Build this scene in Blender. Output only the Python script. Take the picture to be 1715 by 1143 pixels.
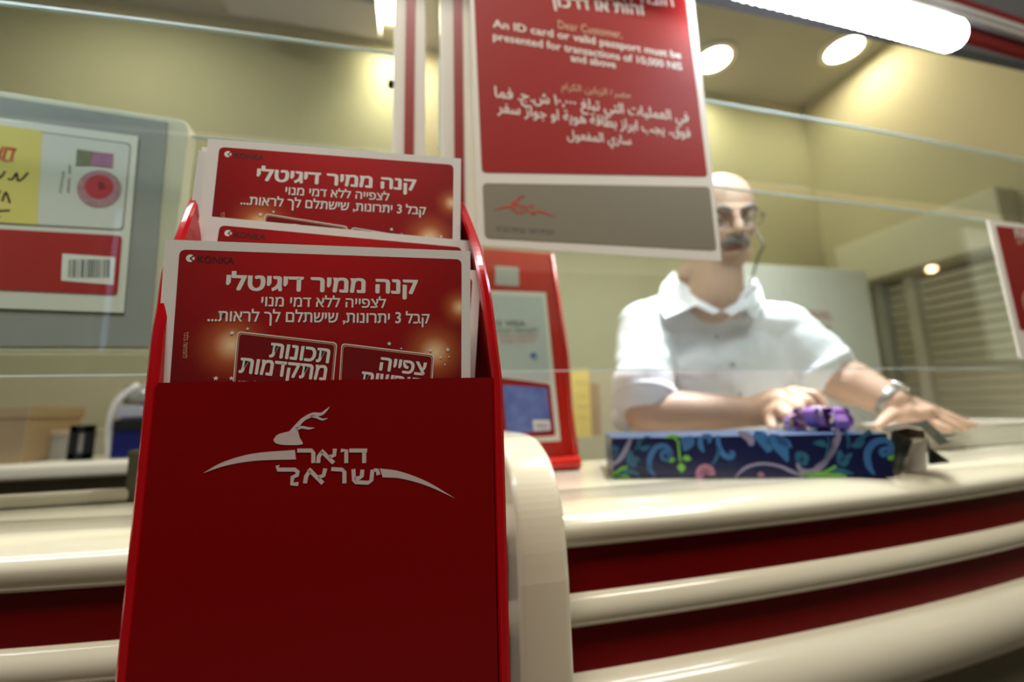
import bpy, math, random
import numpy as np
from math import sin, cos, radians, pi, sqrt
from mathutils import Vector, Matrix, noise as mnoise

for o in list(bpy.data.objects):
    bpy.data.objects.remove(o)
S = bpy.context.scene
COL = S.collection
random.seed(4)

# ------------------------------------------------------------------ camera
# the lens is the origin of the scene; the floor lies 1.17 m below it
FPX = 713.0; CX = 857.5; CY = 571.5
PITCH = radians(9); ROLL = radians(1.6); YAW = radians(13)
FW = np.array([cos(PITCH)*sin(YAW), cos(PITCH)*cos(YAW), sin(PITCH)])
_R0 = np.array([cos(YAW), -sin(YAW), 0]); _U0 = np.array([-sin(PITCH)*sin(YAW), -sin(PITCH)*cos(YAW), cos(PITCH)])
EX = _R0*cos(ROLL) - _U0*sin(ROLL); UP = _R0*sin(ROLL) + _U0*cos(ROLL)
cd = bpy.data.cameras.new('camera'); cam = bpy.data.objects.new('camera', cd); COL.objects.link(cam)
cd.sensor_width = 36.0; cd.lens = FPX/1715*36
cd.clip_start = 0.01
M = Matrix.Identity(4)
for i in range(3):
    M[i][0] = EX[i]; M[i][1] = UP[i]; M[i][2] = -FW[i]
cam.matrix_world = M
cd.dof.use_dof = True; cd.dof.focus_distance = 0.295; cd.dof.aperture_fstop = 2.6
S.camera = cam
S.view_settings.view_transform = 'Standard'; S.view_settings.look = 'None'
S.view_settings.gamma = 1; S.view_settings.use_curve_mapping = False
S.view_settings.exposure = 0.7

# ------------------------------------------------------------------ world and lights
W = bpy.data.worlds.new('daylight'); S.world = W; W.use_nodes = True
bg = W.node_tree.nodes['Background']; bg.inputs[0].default_value = (0.50, 0.68, 1.0, 1); bg.inputs[1].default_value = 1.6

FLOOR = -1.17; CEIL = 1.64; HALLCEIL = 2.3
def light(name, loc, target, size, power, color=(1, 1, 1), sizey=None, shape='SQUARE', spread=180):
    l = bpy.data.lights.new(name, 'AREA'); l.energy = power; l.color = color; l.size = size
    if sizey: l.shape = 'RECTANGLE'; l.size_y = sizey
    else: l.shape = shape
    l.spread = radians(spread)
    o = bpy.data.objects.new(name, l); COL.objects.link(o); o.location = loc
    o.rotation_euler = (Vector(target)-Vector(loc)).to_track_quat('-Z', 'Y').to_euler()
    return o
# two unseen area lights high over the public hall, added for ambient light
light('hall_light', (-0.3, -0.35, HALLCEIL-.06), (-0.3, -0.1, 0), 1.2, 34, (1, .93, .82), .35)
light('hall_light', (1.7, -0.35, HALLCEIL-.06), (1.7, -0.1, 0), 1.2, 18, (1, .93, .82), .35)

# ------------------------------------------------------------------ helpers: pixels and planes
def ray(x, y): return FW*FPX + EX*(x-CX) - UP*(y-CY)
def D(x, y, d): return ray(x, y)*(d/FPX)
def pl(x, y, P0, n):
    d = ray(x, y); return d*((np.dot(P0, n))/(np.dot(d, n)))
def onz(x, y, z): return pl(x, y, np.array([0, 0, z]), np.array([0, 0, 1.]))
def ony(x, y, Y): return pl(x, y, np.array([0, Y, 0]), np.array([0, 1., 0]))
def onx(x, y, X): return pl(x, y, np.array([X, 0, 0]), np.array([1., 0, 0]))

class Fr:
    """a flat frame: origin, right, up; px() turns a photo point into its (a, b)"""
    def __init__(s, O, u, v, local=False):
        s.O = np.array(O, float); s.u = np.array(u, float)/np.linalg.norm(u)
        v = np.array(v, float); v = v - s.u*np.dot(v, s.u); s.v = v/np.linalg.norm(v)
        s.n = np.cross(s.u, s.v); s.local = local
    def px(s, x, y):
        P = pl(x, y, s.O, s.n) - s.O
        return (float(P@s.u), float(P@s.v))
    def P(s, a, b, l=0):
        if s.local: return (a, -l, b)
        return tuple(s.O + s.u*a + s.v*b + s.n*l)
    def matrix(s):
        m = Matrix.Identity(4)
        for i in range(3):
            m[i][0] = s.u[i]; m[i][1] = -s.n[i]; m[i][2] = s.v[i]; m[i][3] = s.O[i]
        return m

def crom(pts, n=6):
    pts = [np.array(p, float) for p in pts]
    if len(pts) < 3: return pts
    P = [2*pts[0]-pts[1]] + pts + [2*pts[-1]-pts[-2]]; out = []
    for i in range(1, len(P)-2):
        a, b, c, d = P[i-1:i+3]
        for k in range(n):
            t = k/n
            out.append(.5*((2*b)+(-a+c)*t+(2*a-5*b+4*c-d)*t*t+(-a+3*b-3*c+d)*t**3))
    out.append(pts[-1]); return out

def rounded(pts, r, n=5):
    pts = [np.array(p, float) for p in pts]; out = []; N = len(pts)
    for i in range(N):
        p = pts[i]; a = pts[i-1]-p; b = pts[(i+1) % N]-p
        rr = min(r, np.linalg.norm(a)*.48, np.linalg.norm(b)*.48)
        A = p + a/np.linalg.norm(a)*rr; B = p + b/np.linalg.norm(b)*rr
        for k in range(n+1):
            t = k/n; out.append((1-t)**2*A + 2*t*(1-t)*p + t*t*B)
    return out

# ------------------------------------------------------------------ materials
def mat(name, col, rough=.5, metal=0, spec=.5, emit=None, es=0, noise=0, nscale=8, coat=0, bump=0, bscale=60, alpha=1, sss=0, trans=0):
    m = bpy.data.materials.new(name); m.use_nodes = True; nt = m.node_tree; b = nt.nodes['Principled BSDF']
    c = (*col, 1)
    b.inputs['Base Color'].default_value = c; b.inputs['Roughness'].default_value = rough
    b.inputs['Metallic'].default_value = metal; b.inputs['Specular IOR Level'].default_value = spec
    b.inputs['Coat Weight'].default_value = coat; b.inputs['Alpha'].default_value = alpha
    b.inputs['Coat Roughness'].default_value = .08
    b.inputs['Transmission Weight'].default_value = trans
    if sss:
        b.inputs['Subsurface Weight'].default_value = sss; b.inputs['Subsurface Radius'].default_value = (.012, .005, .003); b.inputs['Subsurface Scale'].default_value = 1
    if emit: b.inputs['Emission Color'].default_value = (*emit, 1); b.inputs['Emission Strength'].default_value = es
    if noise or bump:
        tc = nt.nodes.new('ShaderNodeTexCoord'); nz = nt.nodes.new('ShaderNodeTexNoise'); nz.inputs['Scale'].default_value = nscale; nz.inputs['Detail'].default_value = 5
        nt.links.new(tc.outputs['Object'], nz.inputs['Vector'])
        if noise:
            rp = nt.nodes.new('ShaderNodeMixRGB'); rp.blend_type = 'MIX'
            rp.inputs[1].default_value = tuple([v*(1-noise) for v in col]+[1]); rp.inputs[2].default_value = tuple([min(1, v*(1+noise)) for v in col]+[1])
            nt.links.new(nz.outputs['Fac'], rp.inputs[0]); nt.links.new(rp.outputs[0], b.inputs['Base Color'])
        if bump:
            n2 = nt.nodes.new('ShaderNodeTexNoise'); n2.inputs['Scale'].default_value = bscale; n2.inputs['Detail'].default_value = 3
            nt.links.new(tc.outputs['Object'], n2.inputs['Vector'])
            bp = nt.nodes.new('ShaderNodeBump'); bp.inputs['Strength'].default_value = bump; bp.inputs['Distance'].default_value = .002
            nt.links.new(n2.outputs['Fac'], bp.inputs['Height']); nt.links.new(bp.outputs[0], b.inputs['Normal'])
    return m

def glassmat(name, tint=(.93, .97, .95), boost=1.0):
    m = bpy.data.materials.new(name); m.use_nodes = True; nt = m.node_tree; nt.nodes.clear()
    out = nt.nodes.new('ShaderNodeOutputMaterial'); mx = nt.nodes.new('ShaderNodeMixShader')
    tr = nt.nodes.new('ShaderNodeBsdfTransparent'); gl = nt.nodes.new('ShaderNodeBsdfGlossy'); fr = nt.nodes.new('ShaderNodeFresnel')
    tr.inputs[0].default_value = (*tint, 1); gl.inputs['Roughness'].default_value = .0; gl.inputs['Color'].default_value = (boost, boost, boost, 1)
    geo = nt.nodes.new('ShaderNodeNewGeometry'); ior = nt.nodes.new('ShaderNodeMapRange'); ior.inputs[3].default_value = 1.45; ior.inputs[4].default_value = 1/1.45
    nt.links.new(geo.outputs['Backfacing'], ior.inputs[0]); nt.links.new(ior.outputs[0], fr.inputs[0])
    nt.links.new(fr.outputs[0], mx.inputs[0]); nt.links.new(tr.outputs[0], mx.inputs[1]); nt.links.new(gl.outputs[0], mx.inputs[2]); nt.links.new(mx.outputs[0], out.inputs[0])
    return m

def lin(r, g, b):
    f = lambda c: (c/255/12.92) if c/255 <= .04045 else ((c/255+.055)/1.055)**2.4
    return (f(r), f(g), f(b))

m_wall = mat('cream_wall_paint', (.47, .43, .27), .75, noise=.05, nscale=3, bump=.12, bscale=120)
m_ceil = mat('ceiling_paint', (.40, .385, .32), .85, noise=.04, nscale=2)
m_floor = mat('hall_floor_tile', (.14, .12, .10), .35, noise=.15, nscale=4)
m_hall = mat('hall_wall_paint', (.13, .11, .085), .8, noise=.06, nscale=2)
m_hallceil = mat('hall_dark_ceiling', (.05, .05, .055), .8)
m_counter = mat('cream_laminate', (.65, .61, .47), .16, spec=.6, noise=.02, nscale=5, coat=.3)
m_fin = mat('cream_enamel', (.80, .75, .56), .2, spec=.55, noise=.05, nscale=14, coat=.3)
m_band = mat('deep_red_panel', (.13, .0006, .001), .45, spec=.12, noise=.08, nscale=3)
m_lower = mat('olive_grey_panel', (.16, .145, .09), .4)
m_red = mat('red_acrylic', (.215, .0004, .0015), .14, spec=.3, coat=.15)
m_redlit = mat('red_acrylic_lit_side', (.50, .0012, .006), .2, spec=.4, coat=.3)  # brighter red: the light caught by the side panels is put into the colour
m_white = mat('white_print', (.86, .83, .78), .5)
m_emblem = mat('pale_emblem_print', (.62, .50, .48), .45)
m_card = mat('card_paper', (.88, .86, .82), .45)
m_ink = mat('dark_ink', (.06, .012, .014), .5)
m_inkshadow = mat('dark_red_print', (.13, .001, .003), .5)
m_signred = mat('sign_red_print', (.34, .008, .005), .6, spec=.25, noise=.03)
m_signgrey = mat('sign_taupe_print', (.24, .215, .15), .5)
m_signwhite = mat('sign_white_plastic', (.84, .81, .72), .4)
m_greytext = mat('grey_print', (.14, .13, .12), .5)
m_edge = mat('lit_glass_edge', (.70, .86, .88), .15, spec=.8)  # pale colour stands in for lamp light carried to the pane edges
m_glass = glassmat('clear_glass')
m_post = mat('post_enamel', (.80, .77, .68), .4, spec=.4)
m_boardframe = mat('cream_plastic_frame', (.66, .62, .48), .45)
m_boardgrey = mat('grey_felt_board', (.33, .33, .32), .8, noise=.06, nscale=30)
m_black = mat('black_plastic', (.012, .012, .014), .35)
m_yellow = mat('yellow_paper', (.80, .66, .18), .6)
m_metal = mat('brushed_metal', (.6, .6, .6), .3, metal=1)
m_gold = mat('gilt_print', (.72, .48, .28), .45)
m_panelred = mat('maroon_print', (.20, .0015, .004), .4)

def card_red():
    """the flyer's printed red ground: deeper towards the rim, with printed star bursts"""
    m = mat('flyer_red_print', (.5, .005, .005), .38); nt = m.node_tree; b = nt.nodes['Principled BSDF']
    tc = nt.nodes.new('ShaderNodeTexCoord'); sep = nt.nodes.new('ShaderNodeSeparateXYZ'); nt.links.new(tc.outputs['Object'], sep.inputs[0])
    def glow(cx, cy, r, power=2.0):
        v = nt.nodes.new('ShaderNodeVectorMath'); v.operation = 'SUBTRACT'; v.inputs[1].default_value = (cx, 0, cy)
        comb = nt.nodes.new('ShaderNodeCombineXYZ'); nt.links.new(sep.outputs[0], comb.inputs[0]); nt.links.new(sep.outputs[2], comb.inputs[2])
        nt.links.new(comb.outputs[0], v.inputs[0])
        l = nt.nodes.new('ShaderNodeVectorMath'); l.operation = 'LENGTH'; nt.links.new(v.outputs[0], l.inputs[0])
        mr = nt.nodes.new('ShaderNodeMapRange'); mr.inputs[1].default_value = 0; mr.inputs[2].default_value = r; mr.inputs[3].default_value = 1; mr.inputs[4].default_value = 0
        nt.links.new(l.outputs['Value'], mr.inputs[0])
        pw = nt.nodes.new('ShaderNodeMath'); pw.operation = 'POWER'; pw.inputs[1].default_value = power; nt.links.new(mr.outputs[0], pw.inputs[0])
        return pw.outputs[0]
    def mix(prev, fac, col):
        x = nt.nodes.new('ShaderNodeMixRGB'); nt.links.new(fac, x.inputs[0])
        if isinstance(prev, tuple): x.inputs[1].default_value = prev
        else: nt.links.new(prev, x.inputs[1])
        x.inputs[2].default_value = col; return x.outputs[0]
    c = mix((.15, .001, .003, 1), glow(.0, .03, .16, .9), (.62, .004, .006, 1))
    for (gx, gy, r, w) in GLOWS:
        c = mix(c, glow(gx, gy, r, 2.2), (.95, .33, .10, 1))
        c = mix(c, glow(gx, gy, r*.42, 1.6), (1, .80, .48, 1))
    nt.links.new(c, b.inputs['Base Color']); return m

# ------------------------------------------------------------------ mesh builder
LOC = {}
class MB:
    def __init__(s): s.v = []; s.f = []; s.m = []; s.sm = []; s.slots = []
    def slot(s, m):
        if m not in s.slots: s.slots.append(m)
        return s.slots.index(m)
    def add(s, vs, fs, m, smooth=False):
        k = len(s.v); s.v += [tuple(map(float, v)) for v in vs]; mi = s.slot(m)
        for f in fs: s.f.append(tuple(k+i for i in f)); s.m.append(mi); s.sm.append(smooth)
        return s
    def box(s, a, b, m):
        x0, y0, z0 = [min(a[i], b[i]) for i in range(3)]; x1, y1, z1 = [max(a[i], b[i]) for i in range(3)]
        return s.add([(x0,y0,z0),(x1,y0,z0),(x1,y1,z0),(x0,y1,z0),(x0,y0,z1),(x1,y0,z1),(x1,y1,z1),(x0,y1,z1)],
                     [(0,3,2,1),(4,5,6,7),(0,1,5,4),(1,2,6,5),(2,3,7,6),(3,0,4,7)], m)
    def slab(s, fr, pts, m, t, lift=0, side=None):
        """polygon (a,b) extruded backwards by t from lift"""
        n = len(pts); vs = [fr.P(p[0], p[1], lift) for p in pts] + [fr.P(p[0], p[1], lift-t) for p in pts]
        s.add(vs, [tuple(range(n)), tuple(range(2*n-1, n-1, -1))], m)
        k = len(s.v)-2*n; mi = s.slot(side or m)
        for i in range(n):
            s.f.append((k+i, k+n+i, k+n+(i+1) % n, k+(i+1) % n)); s.m.append(mi); s.sm.append(False)
        return s
    def flat(s, fr, pts, m, lift): return s.add([fr.P(p[0], p[1], lift) for p in pts], [tuple(range(len(pts)))], m)
    def flatpx(s, fr, pts, m, lift, r=0):
        q = [fr.px(*p) for p in pts]
        if r: q = rounded(q, r)
        return s.flat(fr, q, m, lift)
    def stroke(s, fr, pts, w, m, lift, px=False, n=6, pxw=None):
        """ribbon along (a,b) points; w a number or list of half widths"""
        if px: pts = [fr.px(*p) for p in pts]
        if not hasattr(w, '__len__'): w = [w]*len(pts)
        q = crom([(p[0], p[1], ww) for p, ww in zip(pts, w)], n)
        vs = []; N = len(q)
        for i in range(N):
            t = q[min(i+1, N-1)][:2]-q[max(i-1, 0)][:2]; L = np.linalg.norm(t) or 1; t = t/L; nn = np.array([-t[1], t[0]])
            ww = max(q[i][2], 1e-5)
            a = q[i][:2]+nn*ww; b = q[i][:2]-nn*ww
            vs += [fr.P(a[0], a[1], lift), fr.P(b[0], b[1], lift)]
        return s.add(vs, [(2*i, 2*i+1, 2*i+3, 2*i+2) for i in range(N-1)], m)
    def tube(s, pts, r, m, n=12, cap=True, smooth=True, flat=1.0):
        pts = [np.array(p, float) for p in pts]; N = len(pts)
        if not hasattr(r, '__len__'): r = [r]*N
        vs = []; ref = None
        for i in range(N):
            t = pts[min(i+1, N-1)]-pts[max(i-1, 0)]; t /= (np.linalg.norm(t) or 1)
            if ref is None: ref = np.array([0, 0, 1.]) if abs(t[2]) < .9 else np.array([1., 0, 0])
            a = ref - t*np.dot(ref, t); a /= np.linalg.norm(a); ref = a; b = np.cross(t, a)
            for k in range(n):
                th = 2*pi*k/n; vs.append(pts[i]+(a*cos(th)*flat+b*sin(th))*r[i])
        fs = [(i*n+k, i*n+(k+1) % n, (i+1)*n+(k+1) % n, (i+1)*n+k) for i in range(N-1) for k in range(n)]
        if cap: fs += [tuple(range(n-1, -1, -1)), tuple(range((N-1)*n, N*n))]
        return s.add(vs, fs, m, smooth)
    def lathe(s, c, prof, m, n=32, smooth=True, axis=None):
        c = np.array(c, float); ax = np.array(axis if axis is not None else (0, 0, 1.), float); ax /= np.linalg.norm(ax)
        a = np.cross(ax, (0, 1., 0)) if abs(ax[1]) < .9 else np.cross(ax, (1., 0, 0)); a /= np.linalg.norm(a); b = np.cross(ax, a)
        vs = [c+(a*cos(2*pi*k/n)+b*sin(2*pi*k/n))*r+ax*z for r, z in prof for k in range(n)]
        N = len(prof); fs = [(i*n+k, i*n+(k+1) % n, (i+1)*n+(k+1) % n, (i+1)*n+k) for i in range(N-1) for k in range(n)]
        fs += [tuple(range(n-1, -1, -1)), tuple(range((N-1)*n, N*n))]
        return s.add(vs, fs, m, smooth)
    def ball(s, c, r, m, R=None, nu=16, nv=10):
        c = np.array(c, float); r = np.array(r if hasattr(r, '__len__') else (r, r, r), float); R = np.eye(3) if R is None else R
        vs = [c + R@(r*np.array([0, 0, 1.]))]
        for j in range(1, nv):
            for k in range(nu):
                ph = pi*j/nv; th = 2*pi*k/nu
                vs.append(c + R@(r*np.array([sin(ph)*cos(th), sin(ph)*sin(th), cos(ph)])))
        vs.append(c - R@(r*np.array([0, 0, 1.]))); L = len(vs)-1
        fs = [(0, 1+k, 1+(k+1) % nu) for k in range(nu)]
        fs += [(1+(j-1)*nu+k, 1+j*nu+k, 1+j*nu+(k+1) % nu, 1+(j-1)*nu+(k+1) % nu) for j in range(1, nv-1) for k in range(nu)]
        fs += [(L, 1+(nv-2)*nu+(k+1) % nu, 1+(nv-2)*nu+k) for k in range(nu)]
        return s.add(vs, fs, m, True)
    def text(s, fr, body, p0, p1, h, m, lift, bold=0.0, ab=False, shadow=None):
        """body in visual order, baseline from photo point p0 to p1, h = letter height in photo pixels"""
        vs, fs, w, lh = glyphs(body)
        a0 = np.array(p0 if ab else fr.px(*p0)); a1 = np.array(p1 if ab else fr.px(*p1))
        d = a1-a0; L = np.linalg.norm(d); d /= L; nrm = np.array([-d[1], d[0]])
        if ab: H = h
        else:
            mx = ((p0[0]+p1[0])/2, (p0[1]+p1[1])/2); q = np.array(fr.px(mx[0], mx[1]))-np.array(fr.px(mx[0], mx[1]-h)); H = np.linalg.norm(q)
        sx = L/w; sy = H/lh
        def put(off, mm, lf): s.add([fr.P(*(a0+d*(x*sx)+nrm*(y*sy)+np.array(off)), lf) for x, y in vs], fs, mm)
        if shadow: put((.00045, -.00055), shadow, lift-.00004)
        put((0, 0), m, lift)
        if bold:
            for k, (bx, by) in enumerate(((1, .4), (-1, .4), (0, -1), (.7, -.5), (-.7, -.5))): put((bx*bold*sx, by*bold*sy), m, lift+.000004*(k+1))
        return s
    def build(s, name, parent=None, bevel=0, local=False, segs=2):
        me = bpy.data.meshes.new(name); 
        V = np.array(s.v)
        if local: base = np.zeros(3)
        elif parent is not None: base = LOC[parent]
        else: base = np.array([(V[:, 0].min()+V[:, 0].max())/2, (V[:, 1].min()+V[:, 1].max())/2, V[:, 2].min()])
        me.from_pydata([tuple(v) for v in (V-base)], [], s.f)
        for m in s.slots: me.materials.append(m)
        me.polygons.foreach_set('material_index', s.m); me.polygons.foreach_set('use_smooth', s.sm); me.update()
        o = bpy.data.objects.new(name, me); COL.objects.link(o)
        if parent is not None: o.parent = parent; LOC[o] = LOC[parent]
        else:
            if not local: o.location = base
            LOC[o] = base
        if bevel:
            md = o.modifiers.new('bevel', 'BEVEL'); md.width = bevel; md.segments = segs; md.limit_method = 'ANGLE'; md.angle_limit = radians(40)
        return o

_G = {}
def glyphs(body, bold=0.0):
    k = (body, bold)
    if k in _G: return _G[k]
    def get(t):
        c = bpy.data.curves.new('g', 'FONT'); c.body = t; c.resolution_u = 3; c.offset = bold
        o = bpy.data.objects.new('g', c); COL.objects.link(o); bpy.context.view_layer.update()
        me = bpy.data.meshes.new_from_object(o.evaluated_get(bpy.context.evaluated_depsgraph_get()))
        vs = [(v.co.x, v.co.y) for v in me.vertices]; fs = [tuple(p.vertices) for p in me.polygons]
        bpy.data.objects.remove(o); bpy.data.curves.remove(c); bpy.data.meshes.remove(me)
        # dalet is two crossing strokes: fill each stroke by itself
        pat = [(0, 0), (0, .544), (.09, .544), (.09, 0), (-.307, .509), (-.307, .592), (.181, .592), (.181, .509)]
        for i in range(len(vs)-7):
            if all(abs(vs[i+k][0]-vs[i][0]-p[0]) < .003 and abs(vs[i+k][1]-vs[i][1]-p[1]) < .003 for k, p in enumerate(pat)):
                fs = [f for f in fs if not any(i <= v < i+8 for v in f)] + [(i, i+3, i+2, i+1), (i+4, i+7, i+6, i+5)]
        return vs, fs
    vs, fs = get(body)
    heb = any('\u0590' <= ch <= '\u05ff' for ch in body); arab = any(ord(ch) > 0x600 and not ('\u0590' <= ch <= '\u05ff') for ch in body)
    lh = max(y for x, y in get('\u05d4' if heb else ('\ufe8d' if arab else 'H'))[0])
    x0 = min(v[0] for v in vs); x1 = max(v[0] for v in vs)
    _G[k] = ([(x-x0, y) for x, y in vs], fs, x1-x0, lh); return _G[k]

# Arabic letters joined into their contextual forms
_AR = {'ا': ('8d', '8e'), 'ب': ('8f', '90', '91', '92'), 'ة': ('93', '94'), 'ت': ('95', '96', '97', '98'), 'ج': ('9d', '9e', '9f', 'a0'), 'ح': ('a1', 'a2', 'a3', 'a4'),
       'ر': ('ad', 'ae'), 'ز': ('af', 'b0'), 'س': ('b1', 'b2', 'b3', 'b4'), 'ش': ('b5', 'b6', 'b7', 'b8'), 'ض': ('bd', 'be', 'bf', 'c0'), 'ط': ('c1', 'c2', 'c3', 'c4'),
       'ع': ('c9', 'ca', 'cb', 'cc'), 'غ': ('cd', 'ce', 'cf', 'd0'), 'ف': ('d1', 'd2', 'd3', 'd4'), 'ق': ('d5', 'd6', 'd7', 'd8'), 'ك': ('d9', 'da', 'db', 'dc'),
       'ل': ('dd', 'de', 'df', 'e0'), 'م': ('e1', 'e2', 'e3', 'e4'), 'ن': ('e5', 'e6', 'e7', 'e8'), 'ه': ('e9', 'ea', 'eb', 'ec'), 'و': ('ed', 'ee'), 'ي': ('f1', 'f2', 'f3', 'f4')}
def arabic(t):
    out = []
    for i, ch in enumerate(t):
        if ch not in _AR: out.append(ch); continue
        prev = i > 0 and t[i-1] in _AR and len(_AR[t[i-1]]) == 4
        nxt = i+1 < len(t) and t[i+1] in _AR and len(_AR[ch]) == 4
        fm = _AR[ch]; k = (3 if nxt else 1) if prev else (2 if nxt else 0)
        out.append(chr(int('fe'+fm[k], 16)))
    return ''.join(reversed(out))
def heb(t): return t[::-1]

def tag(o, label, cat, group=None, kind=None):
    o['label'] = label; o['category'] = cat
    if group: o['group'] = group
    if kind: o['kind'] = kind
    return o
def struct(o, label=None, cat=None):
    o['kind'] = 'structure'
    if label: o['label'] = label
    if cat: o['category'] = cat
    return o
def thing(name, loc, label, cat, group=None):
    o = bpy.data.objects.new(name, None); COL.objects.link(o); o.location = tuple(map(float, loc)); o.empty_display_size = .05
    LOC[o] = np.array(loc, float); return tag(o, label, cat, group)

# ------------------------------------------------------------------ plan curves (gently bowed counter and glass line)
LC = (.0973, -.0524, .4684); GC = (.030, -.015, .5438)
def curve(c, x, x0=-.42, x1=1.0):
    if x < x0: return c[0]*x0*x0+c[1]*x0+c[2] + (2*c[0]*x0+c[1])*(x-x0)
    if x > x1: return c[0]*x1*x1+c[1]*x1+c[2] + (2*c[0]*x1+c[1])*(x-x1)
    return c[0]*x*x+c[1]*x+c[2]
def yl(x): return curve(LC, x)
def yg(x): return curve(GC, x)
def sweep(mb, c, xs, prof, m, smooth=True, close=True, caps=True):
    """prof = list of (offset into the office, z); swept along the plan curve"""
    vs = []; n = len(prof)
    for x in xs:
        sl = (curve(c, x+.01)-curve(c, x-.01))/.02; L = sqrt(1+sl*sl); nx, ny = -sl/L, 1/L; y = curve(c, x)
        for off, z in prof: vs.append((x+nx*off, y+ny*off, z))
    fs = []; K = n if close else n-1
    for i in range(len(xs)-1):
        for k in range(K): fs.append((i*n+k, i*n+(k+1) % n, (i+1)*n+(k+1) % n, (i+1)*n+k))
    if caps and close: fs += [tuple(range(n)), tuple(range((len(xs)-1)*n+n-1, (len(xs)-1)*n-1, -1))]
    return mb.add(vs, fs, m, smooth)
def arc(cx, cz, rx, rz, a0, a1, n=10): return [(cx+rx*cos(radians(a0+(a1-a0)*i/n)), cz+rz*sin(radians(a0+(a1-a0)*i/n))) for i in range(n+1)]
def xr(a, b, n): return [a+(b-a)*i/n for i in range(n+1)]
ZT = -.112      # counter top
FIN0, FIN1 = .097, .148

# ================================================================== THE ROOM
corner = onz(1345, 182, CEIL); XR = float(corner[0]); YB = float(corner[1])
XL = -2.6; YH = -2.5
struct(MB().box((XL-.1, YH-.1, FLOOR-.1), (XR+1.6, YB+.1, FLOOR), m_floor).build('floor'))
struct(MB().box((XL, .60, CEIL), (XR+.1, YB+.1, CEIL+.08), m_ceil).build('ceiling'))
struct(MB().box((XL, YB, FLOOR), (XR+.1, YB+.1, CEIL), m_wall).build('wall_back'))
struct(MB().box((XL-.1, YH, FLOOR), (XL, YB+.1, HALLCEIL), m_wall).build('wall_left'))
# right wall with a shuttered opening
oA = onx(1455, 478, XR); oB = onx(1660, 425, XR); hT = onx(1440, 410, XR); hT2 = onx(1630, 345, XR)
zo = float(oA[2]+oB[2])/2; ya, yb = float(oA[1]), float(oB[1])-.05
w = MB().box((XR, YH, FLOOR), (XR+.1, yg(0)-.09, HALLCEIL+.1), m_hall).box((XR, yg(0)-.09, FLOOR), (XR+.1, yb, CEIL), m_wall).box((XR, ya, FLOOR), (XR+.1, YB+.1, CEIL), m_wall).box((XR, yb, zo), (XR+.1, ya, CEIL), m_wall)
struct(w.build('wall_right'))
zc = float(hT[2]+hT2[2])/2
struct(MB().box((XR-.10, yb-.05, zo), (XR, float(hT[1])+.05, zc), mat('pale_header_paint', (.60, .58, .42), .6)).build('trim_1', bevel=.006))
m_sh = mat('shutter_slat_cream', (.82, .78, .58), .45); m_shf = mat('shutter_frame_grey', (.50, .50, .44), .4)
win = MB().box((XR+.02, yb, FLOOR+.9), (XR+.06, yb+.04, zo), m_shf).box((XR+.02, ya-.04, FLOOR+.9), (XR+.06, ya, zo), m_shf).box((XR+.02, ya-.17, FLOOR+.9), (XR+.07, ya-.13, zo), m_boardframe)
struct(win.build('window_1'))
sh = thing('roller_shutter', (XR+.08, (ya+yb)/2, FLOOR+.9), 'closed cream slatted shutter in the opening of the right office wall', 'shutter')
mb = MB(); k = 0; z = FLOOR+.9
while z < zo-.01:
    mb.add([(XR+.065, yb, z), (XR+.065, ya, z), (XR+.050, ya, z+.028), (XR+.050, yb, z+.028), (XR+.085, yb, z+.038), (XR+.085, ya, z+.038)], [(0, 1, 2, 3), (3, 2, 5, 4)], m_sh); z += .04
mb.build('slat_curtain', sh)
MB().box((XR+.045, yb+.02, FLOOR+.87), (XR+.09, ya-.02, FLOOR+.9), m_shf).build('bottom_rail', sh)
struct(MB().box((XR+.1, yb-.1, FLOOR), (XR+.13, ya+.1, CEIL), m_hall).build('wall_niche'))
# public hall behind the camera
struct(MB().box((XL, YH, HALLCEIL), (XR+.1, .62, HALLCEIL+.1), m_hallceil).build('ceiling_hall'))
struct(MB().box((XL, .58, .753), (XR, .60, HALLCEIL), m_hallceil).build('wall_bulkhead'))
# hall wall with tall windows; their light is what gleams in the panes
def mirror(px, py):   # where the reflection seen at a photo point comes from on the hall wall
    P = ray(px, py); t = (2*.56-YH)/P[1]; return P[0]*t, P[2]*t
w1 = (mirror(45, 500)[0], mirror(98, 500)[0]); w2 = (mirror(248, 500)[0], mirror(268, 500)[0]+.05)
wz = (mirror(75, 590)[1], mirror(75, 400)[1]+.35)
edges = [XL]+[v for ab in (w1, w2) for v in ab]+[XR+.1]
mb = MB()
for i in range(0, len(edges)-1, 2): mb.box((edges[i], YH-.1, FLOOR), (edges[i+1], YH, HALLCEIL), m_hall)
for a, b in (w1, w2):
    mb.box((a, YH-.1, FLOOR), (b, YH, wz[0]), m_hall).box((a, YH-.1, wz[1]), (b, YH, HALLCEIL), m_hall)
struct(mb.build('wall_hall'))
for i, (a, b) in enumerate((w1, w2)):
    mb = MB(); fw = .02
    for bx in (((a, YH-.06, wz[0]), (a+fw, YH-.02, wz[1])), ((b-fw, YH-.06, wz[0]), (b, YH-.02, wz[1])), ((a, YH-.06, wz[1]-fw), (b, YH-.02, wz[1])), ((a, YH-.06, wz[0]), (b, YH-.02, wz[0]+fw))): mb.box(*bx, m_post)
    zm = (wz[0]+wz[1])/2; mb.box((a, YH-.055, zm-.01), (b, YH-.025, zm+.01), m_post)
    struct(mb.build('window_%d' % (i+2)))

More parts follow.
